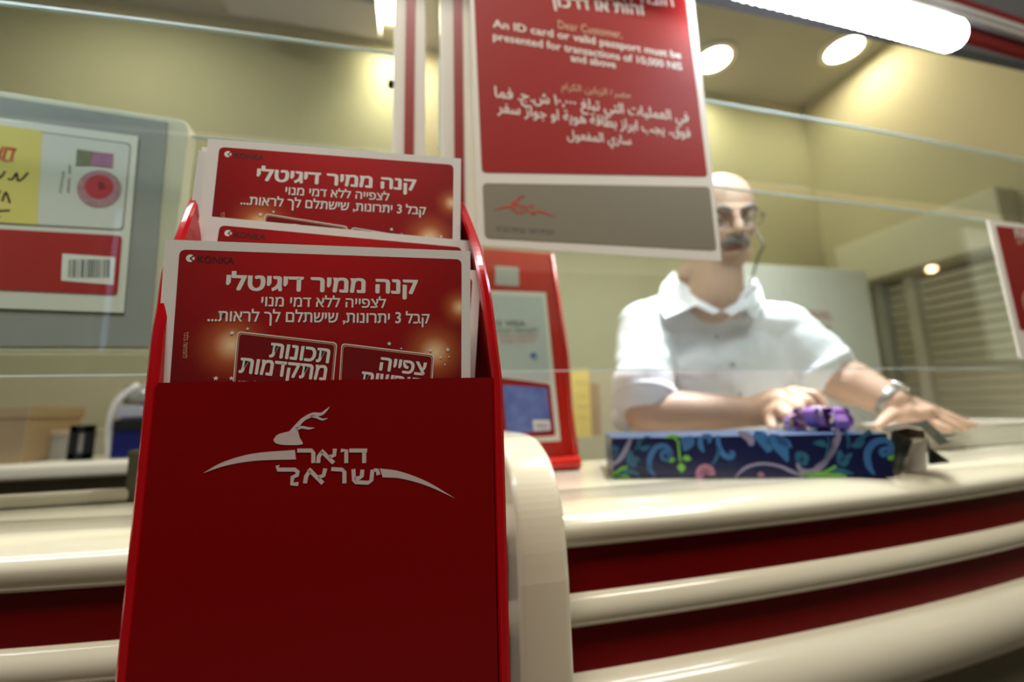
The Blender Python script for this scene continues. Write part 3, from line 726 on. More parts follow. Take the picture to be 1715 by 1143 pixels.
# stamp picture
m_st1 = mat('stamp_green_print', (.20, .20, .12), .6, noise=.4, nscale=90); m_st2 = mat('stamp_pink_print', (.50, .26, .30), .6, noise=.5, nscale=160); m_st3 = mat('stamp_violet_print', (.40, .16, .30), .6, noise=.4, nscale=90); m_st4 = mat('stamp_core_print', (.55, .03, .05), .6, noise=.4, nscale=150)
mb.flatpx(bf, [(131, 281), (160, 280), (162, 257), (133, 253)], m_st1, l0+.0008)
mb.flatpx(bf, [(156, 280), (192, 284), (194, 261), (160, 257)], m_st3, l0+.0009)
def disc(cx, cy, rx, ry, m, l):
    mb.flat(bf, [bf.px(cx+rx*cos(t*pi/14), cy+ry*sin(t*pi/14)) for t in range(28)], m, l)
disc(170, 319, 37, 31, m_st2, l0+.0008); disc(170, 316, 24, 20, m_st4, l0+.0010)
m_st5 = mat('flower_dark_centre', (.06, .01, .015), .6)
for k in range(9): disc(174+6*cos(k*2.4)*sqrt(k)*.4, 315+6*sin(k*2.4)*sqrt(k)*.4, 1.4, 1.4, m_st5, l0+.0012)
for k in range(26):
    t = k*2*pi/26; mb.stroke(bf, [(170+25*cos(t), 318+21*sin(t)), (170+35*cos(t), 319+29*sin(t))], .0004, m_st3, l0+.0009, px=True, n=1)
mb.text(bf, 'ISRAEL  2007', (121, 325), (124, 278), 3.5, m_greytext, l0+.0008); mb.text(bf, 'POSTAGE', (108, 325), (113, 290), 3.5, m_greytext, l0+.0008)
mb.flatpx(bf, [(-30, 486), (200, 496), (208, 397), (-30, 384)], mat('poster_red_print', (.45, .012, .012), .45), l0+.0006, r=.005)
mb.flatpx(bf, [(107, 472), (194, 479), (197, 433), (109, 427)], m_card, l0+.0008)
x = 119.0; rnd = random.Random(2)
while x < 188:
    w_ = rnd.choice([.8, 1.3, 2.2]); mb.flatpx(bf, [(x, 467), (x+w_, 467.2), (x+w_+1, 437), (x+1, 436.5)], m_black, l0+.0010); x += w_+rnd.choice([1, 1.6, 2.4])
po = mb.build('stamp_poster'); tag(po, 'white poster with flower stamp, yellow note and barcode on the grey board', 'poster')
po.location.y -= .0003

# ================================================================== SMALLER THINGS ON THE RIGHT COUNTER
# red display stand with bank card leaflet
vs_ = Fr(onz(960, 787, ZT), (1, 0, 0), (0, 0.0, 1)); vs_.O = vs_.O+np.array([0, .012, 0])
DS = thing('display_stand', vs_.P(-.06, 0, 0), 'red plastic display stand with a card leaflet, behind the glass', 'display stand')
m_red2 = mat('bright_red_plastic', (.62, .018, .008), .3, coat=.4)
c = [vs_.px(972, 765), vs_.px(926, 424), vs_.px(760, 410), vs_.px(760, 765)]
c = [(c[0][0], .0), c[1], (c[2][0], c[1][1]+.002), (c[2][0]-.03, 0)]
MB().slab(vs_, rounded([c[3], c[0], c[1], c[2]], .006), m_red2, .012, 0).build('backing_plate', DS, bevel=.002)
MB().tube([vs_.P(c[0][0]-.013, .2*c[1][1]*0+.002, .001), vs_.P(*[(c[0][i]*.5+c[1][i]*.5) for i in (0,1)], .001), vs_.P(c[1][0]-.003, c[1][1]-.004, .001)], .0045, m_red2, 10).build('raised_rim', DS)
bx = vs_.P(0, 0, 0); MB().tube([(bx[0]-.17, bx[1]-.012, ZT+.012), (bx[0]+.012, bx[1]-.012, ZT+.012)], .012, m_red2, 16).tube([(bx[0]-.17, bx[1]+.03, ZT+.009), (bx[0]+.012, bx[1]+.03, ZT+.009)], .009, m_red2, 16).build('foot', DS)
mb = MB(); l0 = .004
m_leaf = mat('leaflet_grey_print', (.60, .64, .64), .4); m_bcard = mat('bank_card_blue', (.10, .16, .50), .3, noise=.6, nscale=45); m_cblue = mat('blue_print', (.10, .17, .42), .4)
mb.slab(vs_, [vs_.px(822, 744), vs_.px(938, 739), vs_.px(913, 491), vs_.px(800, 487)], m_signwhite, .001, l0)
mb.flatpx(vs_, [(822, 640), (921, 640), (908, 498), (805, 495)], m_leaf, l0+.0003)
mb.flatpx(vs_, [(822, 735), (929, 730), (920, 644), (812, 630)], m_signred, l0+.0004, r=.006)
mb.flatpx(vs_, [(848, 727), (922, 722), (915, 650), (840, 645)], m_bcard, l0+.0006, r=.004)
_mx = [n_ for n_ in m_bcard.node_tree.nodes if n_.type == 'MIX_RGB'][0]; _mx.inputs[1].default_value = (.03, .06, .38, 1); _mx.inputs[2].default_value = (.30, .38, .80, 1)
mb.flatpx(vs_, [(893, 722), (921, 720), (919, 704), (891, 704)], m_card, l0+.0008)
mb.text(vs_, 'VISA', (896, 718), (917, 717), 8, m_cblue, l0+.001, bold=.02)
mb.text(vs_, '25 VISA', (824, 547), (879, 548), 9, m_greytext, l0+.0006, bold=.03)
mb.text(vs_, heb('לקוחות הבנק'), (830, 558), (900, 558), 6, m_greytext, l0+.0006, bold=.02)
mb.text(vs_, heb('כרטיס אשראי בינלאומי'), (834, 568), (901, 567), 6, m_logored, l0+.0006)
mb.text(vs_, heb('לכל אזרחי ישראל'), (838, 576), (896, 575), 5, m_logored, l0+.0006)
cc = vs_.px(893, 598); rr = .0075
mb.flat(vs_, [(cc[0]+rr*cos(t*pi/12), cc[1]+rr*sin(t*pi/12)) for t in range(24)], m_cblue, l0+.0007)
mb.stroke(vs_, [(887, 600), (893, 603), (901, 592)], .001, m_leaf, l0+.0009, px=True)
lf_ = mb.build('leaflet', DS)
MB().slab(vs_, rounded([vs_.px(829, 478), vs_.px(869, 480), vs_.px(868, 449), vs_.px(829, 446)], .003), mat('grey_clip', (.55, .53, .50), .4), .002, .003).build('clip', DS)

# gift box
bl = np.array(onz(1028, 802, ZT)); br = onz(1497, 800, ZT)
bu = br-bl; BLn = np.linalg.norm(bu); bu /= BLn
gf = Fr(bl, bu, (0, 0, 1)); bhL = gf.px(1022, 735)[1]; bh = float(bhL)
GB = thing('gift_box', bl+bu*BLn/2, 'long navy gift box with blue scroll pattern and open flaps lying on the counter', 'gift box')
m_navy = mat('navy_paper', (.004, .007, .05), .35); m_sw1 = mat('scroll_blue_print', (.035, .13, .32), .4); m_sw2 = mat('scroll_teal_print', (.02, .10, .18), .4); m_sw3 = mat('scroll_green_print', (.14, .40, .05), .4); m_sw4 = mat('flower_mauve_print', (.34, .15, .24), .4); m_sw5 = mat('scroll_grey_mauve_print', (.22, .20, .32), .4)
BW = .15; e = .0
mb = MB(); mb.slab(gf, [(0, 0), (BLn, 0), (BLn, bh), (0, bh)], m_navy, BW)
lz = .0004
def sp(pts, w, m): mb.stroke(gf, pts, [x*.00052 for x in w] if hasattr(w, '__len__') else w*.00052*1.0, m, lz, px=True)
def Z2(pts): return [(1000+x/3.81, 550+y/3.81) for x, y in pts]
def Z3(pts): return [(1300+x/3.81, 550+y/3.81) for x, y in pts]
W8 = 1.0
sp(Z2([(450, 845), (415, 830), (420, 790), (460, 800), (455, 850), (470, 800), (440, 755), (380, 760), (340, 820), (335, 890), (370, 950)]), [4, 5, 6, 6, 3, 6, 7, 8, 8, 7, 3], m_sw1)
sp(Z2([(320, 870), (335, 885), (345, 910)]), [1, 5, 3], m_sw1)
sp(Z2([(90, 880), (150, 830), (190, 760), (215, 700)]), [4, 7, 7, 5], m_sw5)
sp(Z2([(90, 745), (110, 765), (140, 770)]), [3, 8, 2], m_sw2); sp(Z2([(95, 835), (120, 800), (125, 780)]), [2, 4, 1], m_sw2)
sp(Z2([(215, 780), (210, 840), (235, 870), (245, 830), (275, 850)]), [5, 12, 8, 6, 1], m_sw2)
sp(Z2([(240, 780), (265, 740), (300, 700), (345, 690)]), [2, 2, 3, 1], m_sw2); sp(Z2([(265, 765), (300, 768), (342, 750)]), [2, 8, 1], m_sw2); sp(Z2([(262, 700), (268, 730), (262, 760)]), [1, 6, 1], m_sw2)
sp(Z2([(90, 945), (160, 905), (195, 880)]), [2, 8, 1], m_sw3); sp(Z2([(110, 945), (190, 915), (250, 930), (268, 955)]), [3, 8, 6, 2], m_sw2); sp(Z2([(100, 945), (160, 940), (210, 955)]), [3, 6, 2], m_sw3)
sp(Z2([(490, 700), (515, 725), (522, 780), (530, 850)]), [3, 3, 3, 3], m_sw3); sp(Z2([(450, 850), (470, 840), (498, 840)]), [2, 9, 1], m_sw3); sp(Z2([(545, 835), (570, 830), (602, 840)]), [2, 9, 1], m_sw3); sp(Z2([(538, 860), (538, 890), (540, 922)]), [2, 11, 1], m_sw3); sp(Z2([(430, 700), (480, 690), (540, 695)]), [1, 5, 1], m_sw3)
sp(Z2([(570, 690), (575, 730), (555, 785)]), [16, 20, 2], m_sw1); sp(Z2([(655, 690), (660, 750), (680, 790)]), [7, 8, 3], m_sw1); sp(Z2([(670, 690), (720, 695), (710, 735)]), [7, 7, 3], m_sw1)
sp(Z2([(770, 685), (775, 740), (800, 800), (845, 825), (868, 800), (845, 785)]), [6, 6, 8, 8, 6, 4], m_sw1); sp(Z2([(780, 760), (765, 820), (735, 870)]), [5, 4, 3], m_sw2)
for k in range(6):
    t = radians(200-k*38); sp(Z2([(690, 930), (690+30*cos(t), 930-30*sin(t)), (690+62*cos(t), 930-62*sin(t))]), [2, 7, 8], m_sw4)
sp(Z2([(880, 950), (950, 890), (1050, 865), (1160, 880), (1240, 915), (1320, 945)]), [2, 4, 4, 4, 5, 3], m_sw5)
sp(Z2([(1030, 945), (1045, 930), (1060, 945)]), [5, 5, 5], m_sw4)
sp(Z2([(900, 665), (970, 700), (985, 750)]), [6, 12, 6], m_sw5)
sp(Z2([(1000, 670), (1060, 710), (1100, 790)]), [10, 18, 8], m_sw1); sp(Z2([(1090, 700), (1160, 740), (1215, 850)]), [14, 22, 4], m_sw1); sp(Z2([(1140, 700), (1200, 730), (1240, 760)]), [8, 12, 3], m_sw1)
sp(Z2([(1300, 850), (1280, 840), (1285, 805), (1330, 820), (1325, 860), (1290, 865), (1268, 840)]), [4, 6, 8, 8, 6, 4, 3], m_sw2)
sp(Z2([(1275, 860), (1300, 905), (1370, 915), (1440, 870), (1500, 780), (1515, 700)]), [4, 6, 7, 7, 5, 3], m_sw5)
sp(Z2([(1375, 735), (1430, 735), (1475, 755)]), [1, 10, 2], m_sw2); sp(Z2([(1470, 690), (1480, 740), (1450, 850)]), [2, 2, 3], m_sw2)
sp(Z2([(1280, 925), (1370, 935), (1450, 925), (1524, 880)]), [2, 6, 6, 3], m_sw3); sp(Z3([(330, 925), (400, 910), (490, 930)]), [2, 8, 2], m_sw2); sp(Z3([(280, 945), (370, 935), (450, 945)]), [2, 6, 2], m_sw3)
sp(Z3([(385, 640), (395, 700), (330, 830), (250, 890)]), [5, 7, 6, 4], m_sw5)
sp(Z3([(440, 660), (460, 710), (455, 770)]), [4, 3, 2], m_sw2); sp(Z3([(470, 750), (520, 745), (565, 715)]), [2, 9, 2], m_sw2); sp(Z3([(500, 720), (540, 700), (600, 655)]), [1, 4, 8], m_sw2)
sp(Z3([(400, 780), (420, 850), (450, 830), (480, 800)]), [5, 14, 8, 3], m_sw2)
sp(Z3([(720, 800), (680, 810), (670, 780), (715, 770), (735, 820), (735, 750), (690, 715), (620, 735), (580, 800), (590, 880), (625, 935)]), [4, 6, 6, 6, 3, 6, 8, 9, 9, 8, 3], m_sw1)
sp(Z3([(712, 835), (735, 825), (748, 830)]), [2, 8, 6], m_sw3)
body_ = mb.build('box_body', GB)
# lid edge slightly lighter, end flaps
tp = lambda a, b, c: tuple(gf.O+gf.u*a+gf.v*b-gf.n*c)
MB().add([tp(0, bh+.0005, 0), tp(BLn, bh+.0005, 0), tp(BLn, bh+.0005, BW), tp(0, bh+.0005, BW)], [(0, 1, 2, 3)], mat('lid_blue_paper', (.05, .10, .20), .4)).build('lid', GB)
m_flap = mat('dark_flap_paper', (.012, .022, .024), .3); m_pink = mat('pink_tissue_paper', (.75, .45, .38), .6)
def sheet(nm, rows, m, th=.0008, parent=GB):
    """thin bent sheet through rows of 3D points"""
    R_ = len(rows); C_ = len(rows[0]); V_ = [np.array(p, float) for r in rows for p in r]
    n_ = np.cross(V_[1]-V_[0], V_[C_]-V_[0]); n_ /= np.linalg.norm(n_)
    vs = [v for v in V_]+[v+n_*th for v in V_]; N = len(V_); fs = []
    for i in range(R_-1):
        for j in range(C_-1):
            a = i*C_+j; fs += [(a, a+1, a+C_+1, a+C_), (N+a, N+a+C_, N+a+C_+1, N+a+1)]
    for i in range(R_-1): fs += [(i*C_, (i+1)*C_, N+(i+1)*C_, N+i*C_), (i*C_+C_-1, N+i*C_+C_-1, N+(i+1)*C_+C_-1, (i+1)*C_+C_-1)]
    for j in range(C_-1): fs += [(j, N+j, N+j+1, j+1), ((R_-1)*C_+j, (R_-1)*C_+j+1, N+(R_-1)*C_+j+1, N+(R_-1)*C_+j)]
    return MB().add(vs, fs, m).build(nm, parent)
def DD(*p): return tuple(D(*p))
sheet('end_flap', [[DD(1494, 799, .617), DD(1493, 722, .617)], [DD(1504, 797, .625), DD(1512, 731, .628)], [DD(1511, 794, .633), DD(1529, 738, .640)]], m_flap)
sheet('end_flap', [[DD(1480, 721, .62), DD(1475, 715, .72)], [DD(1520, 712, .615), DD(1512, 709, .70)], [DD(1542, 715, .61), DD(1552, 704, .67)], [DD(1562, 735, .61), DD(1572, 722, .65)], [DD(1572, 745, .61), DD(1588, 739, .64)], [DD(1590, 741, .60), DD(1594, 738, .62)]], m_flap)
sheet('end_flap', [[DD(1572, 730, .63), DD(1574, 728, .64)], [DD(1588, 731, .625), DD(1592, 728, .63)], [DD(1600, 728, .62), DD(1603, 727, .622)]], m_flap)
sheet('end_flap', [[DD(1553, 734, .65), DD(1556, 778, .655)], [DD(1558, 752, .645), DD(1561, 778, .65)], [DD(1575, 762, .635), DD(1576, 776, .64)], [DD(1590, 773, .63), DD(1591, 775, .632)]], m_flap)
sheet('tissue_paper', [[DD(1492, 732, .64), DD(1494, 722, .66)], [DD(1525, 735, .64), DD(1520, 716, .67)], [DD(1550, 734, .65), DD(1548, 722, .67)]], m_pink)
sheet('tissue_paper', [[DD(1512, 792, .66), DD(1527, 742, .66)], [DD(1552, 787, .67), DD(1552, 738, .67)]], m_white)

# ribbon bow
bc = np.array(D(1377, 703, .70)); bc[2] = gf.O[2]+bh+.020
BO = thing('ribbon_bow', (bc[0], bc[1], gf.O[2]+bh), 'purple ribbon bow with shiny loops on top of the gift box', 'bow')
m_bow = mat('purple_ribbon', (.24, .11, .44), .22, coat=.6, spec=.7)
m_bowin = mat('pale_lilac_ribbon', (.62, .48, .70), .3, coat=.6)
for i in range(14):
    az = 2*pi*i/14*1.0+.3*(i % 2); el = .15+.75*(i % 3)/2; R1 = (.044, .038, .030)[i % 3]; rows = []; rows2 = []
    out_ = np.array([cos(az)*cos(el), sin(az)*cos(el), sin(el)]); sd = np.array([-sin(az), cos(az), 0]); up_ = np.cross(sd, out_); up_ = up_*(-1 if up_[2] < 0 else 1)
    for k in range(13):
        t = k/12*2*pi
        c_ = bc - np.array([0, 0, .010]) + out_*(R1*.62*(1-cos(t))) + up_*(R1*.36*sin(t))
        rows.append([tuple(c_-sd*.009), tuple(c_+sd*.009)])
    sheet('bow_loop', rows, m_bowin if i % 3 == 2 else m_bow, .0006, BO)
MB().ball(bc-np.array([0, 0, .008]), (.012, .010, .008), m_bow).build('bow_knot', BO)

# clear tray
tq0 = onz(1585, 752, ZT); tq1 = onz(1780, 744, ZT)
ty = float(tq0[1]); TR_ = thing('coin_tray', ((tq0[0]+tq1[0])/2, ty+.06, ZT), 'low milky clear plastic tray under the clerk\'s hand', 'tray')
m_tray = mat('milky_plastic', (.72, .70, .62), .2, spec=.6)
x0, x1 = float(tq0[0])-.06, float(tq1[0])
MB().box((x0, ty, ZT), (x1, ty+.14, ZT+.012), m_tray).box((x0, ty, ZT+.012), (x0+.006, ty+.14, ZT+.052), m_tray).box((x1-.006, ty, ZT+.012), (x1, ty+.14, ZT+.052), m_tray).box((x0, ty, ZT+.012), (x1, ty+.006, ZT+.046), m_tray).box((x0, ty+.134, ZT+.012), (x1, ty+.14, ZT+.052), m_tray).build('tray_body', TR_, bevel=.002)
MB().box((x0-.003, ty-.003, ZT+.046), (x1+.003, ty+.143, ZT+.051), mat('clear_cover', (.80, .76, .68), .12, coat=.5)).build('cover', TR_, bevel=.0015)

# ================================================================== LEFT COUNTER AND BACK DESK THINGS
cp = onz(212, 843, ZT); m_cup = mat('dark_olive_plastic', (.075, .072, .04), .55)
pc = thing('pen_cup', (cp[0], cp[1]+.03, ZT), 'dark olive round cup on the left counter, half behind the holder', 'cup')
MB().lathe((cp[0]+.012, cp[1]+.03, ZT), [(.027, 0), (.028, .003), (.028, .066), (.0265, .067), (.0255, .066), (.0255, .006), (.0, .006)], m_cup, 32).build('cup_body', pc)
MB().lathe((cp[0]+.012, cp[1]+.03, ZT), [(.0285, .060), (.0292, .061), (.0292, .067), (.0285, .068)], m_cup, 32).build('cup_rim', pc)

dp0 = onz(100, 767, -.092); dp1 = onz(1000, 741, -.085); yd = float(dp0[1]+dp1[1])/2; ZD = -.09
m_desk = mat('desk_cream', (.80, .76, .62), .25); m_deskd = mat('desk_dark_panel', (.16, .14, .10), .6)  # the desk base is a plain dark brown
BD = thing('back_desk', (-.5, yd+.3, FLOOR), 'cream edged rear desk behind the counter carrying boxes and a machine', 'desk')
MB().box((-2.0, yd, ZD-.036), (.44, min(yd+.45, YB-.02), ZD), m_desk).build('desk_top', BD, bevel=.012, segs=4)
MB().box((-1.95, yd+.05, FLOOR), (.40, min(yd+.42, YB-.04), ZD-.042), m_deskd).build('cabinet_base', BD)

def boxobj(name, px0, px1, pytop, depth_, m, label, cat, dep=.1, lid=None):
    y = yd+depth_; a = ony(px0, 740, y); b = ony(px1, 740, y); t_ = ony((px0+px1)/2, pytop, y)
    h = max(.02, t_[2]-ZD); x0, x1 = float(a[0]), float(b[0])
    if not lid:
        return tag(MB().box((x0, y, ZD), (x1, y+dep, ZD+h), m).build(name, bevel=.003), label, cat)
    t = thing(name, ((x0+x1)/2, y+dep/2, ZD), label, cat)
    MB().box((x0, y, ZD), (x1, y+dep, ZD+h*.8), m).build('box_body', t, bevel=.002)
    MB().box((x0-.004, y-.004, ZD+h*.78), (x1+.004, y+dep+.004, ZD+h), lid).build('box_lid', t, bevel=.002); return t
m_kraft = mat('kraft_cardboard', (.42, .30, .16), .8, noise=.1, nscale=20)
boxobj('cardboard_box', -60, 42, 682, .03, m_kraft, 'brown cardboard box on the rear desk at the left edge', 'box', .16, m_kraft)
boxobj('paper_box', 62, 112, 722, .10, mat('pale_grey_card', (.45, .43, .36), .6), 'low pale grey box on the rear desk right of the cardboard box', 'box', .14, mat('tan_lid', (.52, .44, .30), .6))
y = yd+.05; a = ony(111, 765, y); b = ony(150, 765, y); tz = ony(130, 713, y)[2]
pf = thing('picture_frame', ((a[0]+b[0])/2, y, ZD), 'small black frame standing on the rear desk beside the machine', 'frame')
xa_, xb_ = float(a[0]), float(b[0]); w_ = .016
MB().box((xa_, y, ZD), (xa_+w_, y+.012, tz), m_black).box((xb_-w_, y, ZD), (xb_, y+.012, tz), m_black).box((xa_, y, tz-w_), (xb_, y+.012, tz), m_black).box((xa_, y, ZD), (xb_, y+.012, ZD+w_), m_black).build('frame_border', pf, bevel=.001)
MB().box((xa_+w_, y+.005, ZD+w_), (xb_-w_, y+.010, tz-w_), mat('frame_picture_grey', (.35, .34, .30), .5, noise=.4, nscale=30)).build('picture', pf)
# machine
y = yd+.04; a = ony(172, 765, y); b = ony(262, 765, y); tz = float(ony(200, 640, y)[2]); xa_, xb_ = float(a[0]), float(b[0]); hh = tz-ZD
mc = thing('franking_machine', ((xa_+xb_)/2, y+.09, ZD), 'dark blue desktop machine with silver top and white side shell behind the holder', 'machine')
m_blue = mat('dark_blue_plastic', (.008, .012, .12), .3); 
pr = [(0, 0), (0, .45), (.05, .62), (.10, .66), (.20, .70), (.20, 0)]
def xprism(mb, x0, x1, y0, prof, m, sc=(1, 1)):
    n = len(prof); vs = [(x0, y0+p[0]*sc[0], ZD+p[1]*sc[1]) for p in prof]+[(x1, y0+p[0]*sc[0], ZD+p[1]*sc[1]) for p in prof]
    return mb.add(vs, [tuple(range(n)), tuple(range(2*n-1, n-1, -1))]+[(i, n+i, n+(i+1) % n, (i+1) % n) for i in range(n)], m)
xprism(MB(), xa_+.012, xb_, y, pr, m_blue, (1, hh)).build('machine_body', mc, bevel=.004)
MB().box((xa_+.015, y-.004, ZD+hh*.36), (xb_, y+.01, ZD+hh*.50), m_black).build('dark_band', mc, bevel=.001)
MB().box((xa_+.022, y-.007, ZD+hh*.53), (xa_+.07, y+.01, ZD+hh*.68), mat('display_grey', (.45, .46, .5), .2)).build('display', mc, bevel=.002)
MB().tube([(xa_+.012, y+.045, ZD+hh*.83), (xb_, y+.045, ZD+hh*.83)], hh*.15, mat('silver_roller', (.6, .6, .56), .25, metal=.7), 20).build('roller', mc)
MB().tube(crom([(xa_+.004, y+.02, ZD), (xa_-.004, y+.02, ZD+hh*.4), (xa_+.006, y+.02, ZD+hh*.75), (xa_+.04, y+.03, ZD+hh*.97)], 6), .008, m_signwhite, 10).build('side_shell', mc)

# yellow envelope and brown folders right of the display stand
y = yd+.04
yf_ = Fr(ony(975, 700, y), (1, .1, 0), (0, 0, 1))
mb = MB(); mb.slab(yf_, [yf_.px(966, 742), yf_.px(992, 742), yf_.px(986, 626), yf_.px(957, 628)], m_yellow, .006)
for k, yy in enumerate((650, 672, 690, 708)): mb.stroke(yf_, [(964, yy), (984, yy+2)], .0008, m_kraft, .0004, px=True, n=1)
ye = mb.build('yellow_folder'); tag(ye, 'upright yellow folder on the rear desk between display stand and clerk', 'folder'); ye.location.z += ZD-min((ye.matrix_basis@v.co).z for v in ye.data.vertices)
bfr = Fr(ony(1000, 700, y+.05), (1, .1, 0), (0, 0, 1)); mb = MB(); mb.slab(bfr, [bfr.px(988, 742), bfr.px(1008, 742), bfr.px(1004, 655), bfr.px(984, 652)], m_kraft, .05)
ye = mb.build('brown_folder'); tag(ye, 'brown folder standing just behind the yellow one', 'folder'); ye.location.z += ZD-min((ye.matrix_basis@v.co).z for v in ye.data.vertices)

# white cabinet at the back right
yc = YB-.42; ca = ony(1235, 447, yc); cb = ony(1449, 443, yc); ztc = float(ca[2]+cb[2])/2
WC = thing('white_cabinet', ((ca[0]+cb[0])/2, yc+.2, FLOOR), 'tall pale cabinet with faint red lettering behind the clerk', 'cabinet')
m_wc = mat('pale_green_white_enamel', (.84, .85, .72), .4)
x0, x1 = float(ca[0])-.02, min(float(cb[0]), XR-.01)
MB().box((x0, yc+.012, FLOOR), (x1, YB-.005, ztc), m_wc).build('cabinet_body', WC, bevel=.004)
xm = (x0+x1)/2-.1
for a, b in ((x0+.004, xm-.002), (xm+.002, x1-.004)):
    d_ = MB().box((a, yc, FLOOR+.06), (b, yc+.011, ztc-.012), m_wc)
    if a > xm:
        cfm = Fr((0, yc, 0), (1, 0, 0), (0, 0, 1)); mt = mat('faded_red_print', (.55, .25, .20), .5)
        d_.text(cfm, 'ISRAEL', (1350, 533), (1394, 536), 13, mt, .0006, bold=.03); d_.text(cfm, 'POST', (1366, 556), (1393, 558), 12, mt, .0006, bold=.03)
    dd = d_.build('door', WC); hxp = b-.03 if a < xm else a+.03
    MB().tube([(hxp, yc-.012, -.02), (hxp, yc-.012, .08)], .004, m_metal, 8).build('door_handle', dd)

# ================================================================== THE CLERK
m_skin = mat('skin', (.56, .37, .27), .45, noise=.10, nscale=18, sss=.15, bump=.2, bscale=300)
m_hair = mat('grey_hair', (.20, .18, .16), .8, noise=.3, nscale=120)
m_shirt = mat('white_cotton_shirt', (.86, .88, .93), .8, noise=.02, nscale=20)
m_lip = mat('lip_skin', (.36, .12, .095), .5)
def organic(name, parent, shapes, voxel, m, it=4, warp=None):
    """shapes: ('c', p0, p1, r0, r1) tapered limbs and ('e', centre, radii, R) masses, fused to one surface"""
    mb = MB()
    for s in shapes:
        if s[0] == 'c':
            p0, p1 = np.array(s[1], float), np.array(s[2], float); r0, r1 = s[3], s[4]; fl_ = s[5] if len(s) > 5 else 1
            n = 7; mb.tube([p0+(p1-p0)*i/n for i in range(n+1)], [r0+(r1-r0)*i/n for i in range(n+1)], m, 16, flat=fl_)
            if fl_ == 1: mb.ball(p0, r0, m); mb.ball(p1, r1, m)
        else: mb.ball(s[1], s[2], m, s[3] if len(s) > 3 else None, 24, 14)
    me = bpy.data.meshes.new('tmp'); me.from_pydata(mb.v, [], mb.f); o = bpy.data.objects.new('tmp', me); COL.objects.link(o)
    md = o.modifiers.new('r', 'REMESH'); md.mode = 'VOXEL'; md.voxel_size = voxel; md.adaptivity = 0
    md = o.modifiers.new('s', 'SMOOTH'); md.factor = .5; md.iterations = it
    bpy.context.view_layer.update()
    me2 = bpy.data.meshes.new_from_object(o.evaluated_get(bpy.context.evaluated_depsgraph_get()))
    V = np.empty(len(me2.vertices)*3); me2.vertices.foreach_get('co', V); V = V.reshape(-1, 3)
    N_ = np.empty(len(me2.vertices)*3); me2.vertices.foreach_get('normal', N_); N_ = N_.reshape(-1, 3)
    if warp: V = warp(V, N_)
    V = V - LOC[parent]; me2.vertices.foreach_set('co', V.ravel()); me2.materials.clear(); me2.materials.append(m)
    me2.polygons.foreach_set('use_smooth', [True]*len(me2.polygons)); me2.polygons.foreach_set('material_index', [0]*len(me2.polygons)); me2.update()
    bpy.data.objects.remove(o); me2.name = name
    r = bpy.data.objects.new(name, me2); COL.objects.link(r); r.parent = parent; LOC[r] = LOC[parent]; return r

# head frame: turned to his left and bowed
hc = np.array(D(1203, 370, 1.03))
tc_ = -hc/np.linalg.norm(hc); base_yaw = math.atan2(tc_[1], tc_[0])
yaw = base_yaw + radians(24); pit = radians(-20)
hf = np.array([cos(yaw)*cos(pit), sin(yaw)*cos(pit), sin(pit)]); hs = np.cross(hf, (0, 0, 1)); hs /= np.linalg.norm(hs); hu = np.cross(hs, hf)
hs = -hs                                           # hs: towards image right (his left)
RH = np.column_stack([-hs, hf, hu])
def HP(s, f, u): return hc + hs*s + hf*f + hu*u
PE = thing('person', (float(hc[0])+.02, float(hc[1])+.16, FLOOR), 'balding man with grey moustache and white short sleeved shirt leaning over the gift box', 'person')
px_, py_ = float(hc[0])+.0, float(hc[1])+.13
nk0 = HP(0, -.03, -.06); nk1 = D(1195, 520, 1.09)
shL = np.array(D(1080, 547, 1.08)); shR = np.array(D(1308, 548, 1.10))
elL = np.array(D(1080, 692, .93)); wrL = np.array(D(1262, 690, .86))
elR = np.array(D(1392, 628, 1.03)); wrR = np.array(D(1492, 672, .93))
body = [('e', HP(0, -.012, .022), (.077, .097, .088), RH), ('e', HP(0, .020, -.045), (.064, .072, .075), RH), ('e', HP(0, .050, -.088), (.036, .034, .028), RH),
        ('e', HP(-.035, .018, -.078), (.034, .05, .035), RH), ('e', HP(.035, .018, -.078), (.034, .05, .035), RH), ('e', HP(0, .02, -.10), (.045, .05, .03), RH),
        ('e', HP(0, .078, .018), (.042, .016, .012), RH), ('c', HP(0, .088, .012), HP(0, .112, -.028), .008, .012), ('e', HP(.011, .100, -.033), (.008, .010, .007), RH), ('e', HP(-.011, .100, -.033), (.008, .010, .007), RH),
        ('e', HP(.033, .070, -.025), (.022, .016, .017), RH), ('e', HP(-.033, .070, -.025), (.022, .016, .017), RH), ('e', HP(0, .080, -.060), (.026, .016, .020), RH),
        ('e', HP(.080, -.012, -.012), (.007, .019, .032), RH), ('e', HP(-.080, -.012, -.012), (.007, .019, .032), RH),
        ('c', nk0, nk1, .066, .072), ('c', HP(-.01, .02, -.09), D(1192, 500, 1.03), .058, .062), ('e', D(1186, 462, 1.06), (.077, .06, .06)),
        ('c', nk1+np.array([0,0,-.03]), shL, .05, .045), ('c', nk1+np.array([0,0,-.03]), shR, .05, .045), ('e', (px_, py_+.05, .03), (.13, .08, .22)),
        ('c', shL, elL, .050, .044), ('c', elL, elL+(wrL-elL)*.35, .046, .046), ('c', elL+(wrL-elL)*.35, wrL, .046, .029),
        ('c', shR, elR, .050, .046), ('c', elR, elR+(wrR-elR)*.35, .052, .051), ('c', elR+(wrR-elR)*.35, wrR, .051, .033)]
def finger(pts, r): return [('c', pts[i], pts[i+1], r[i], r[i+1]) for i in range(len(pts)-1)]
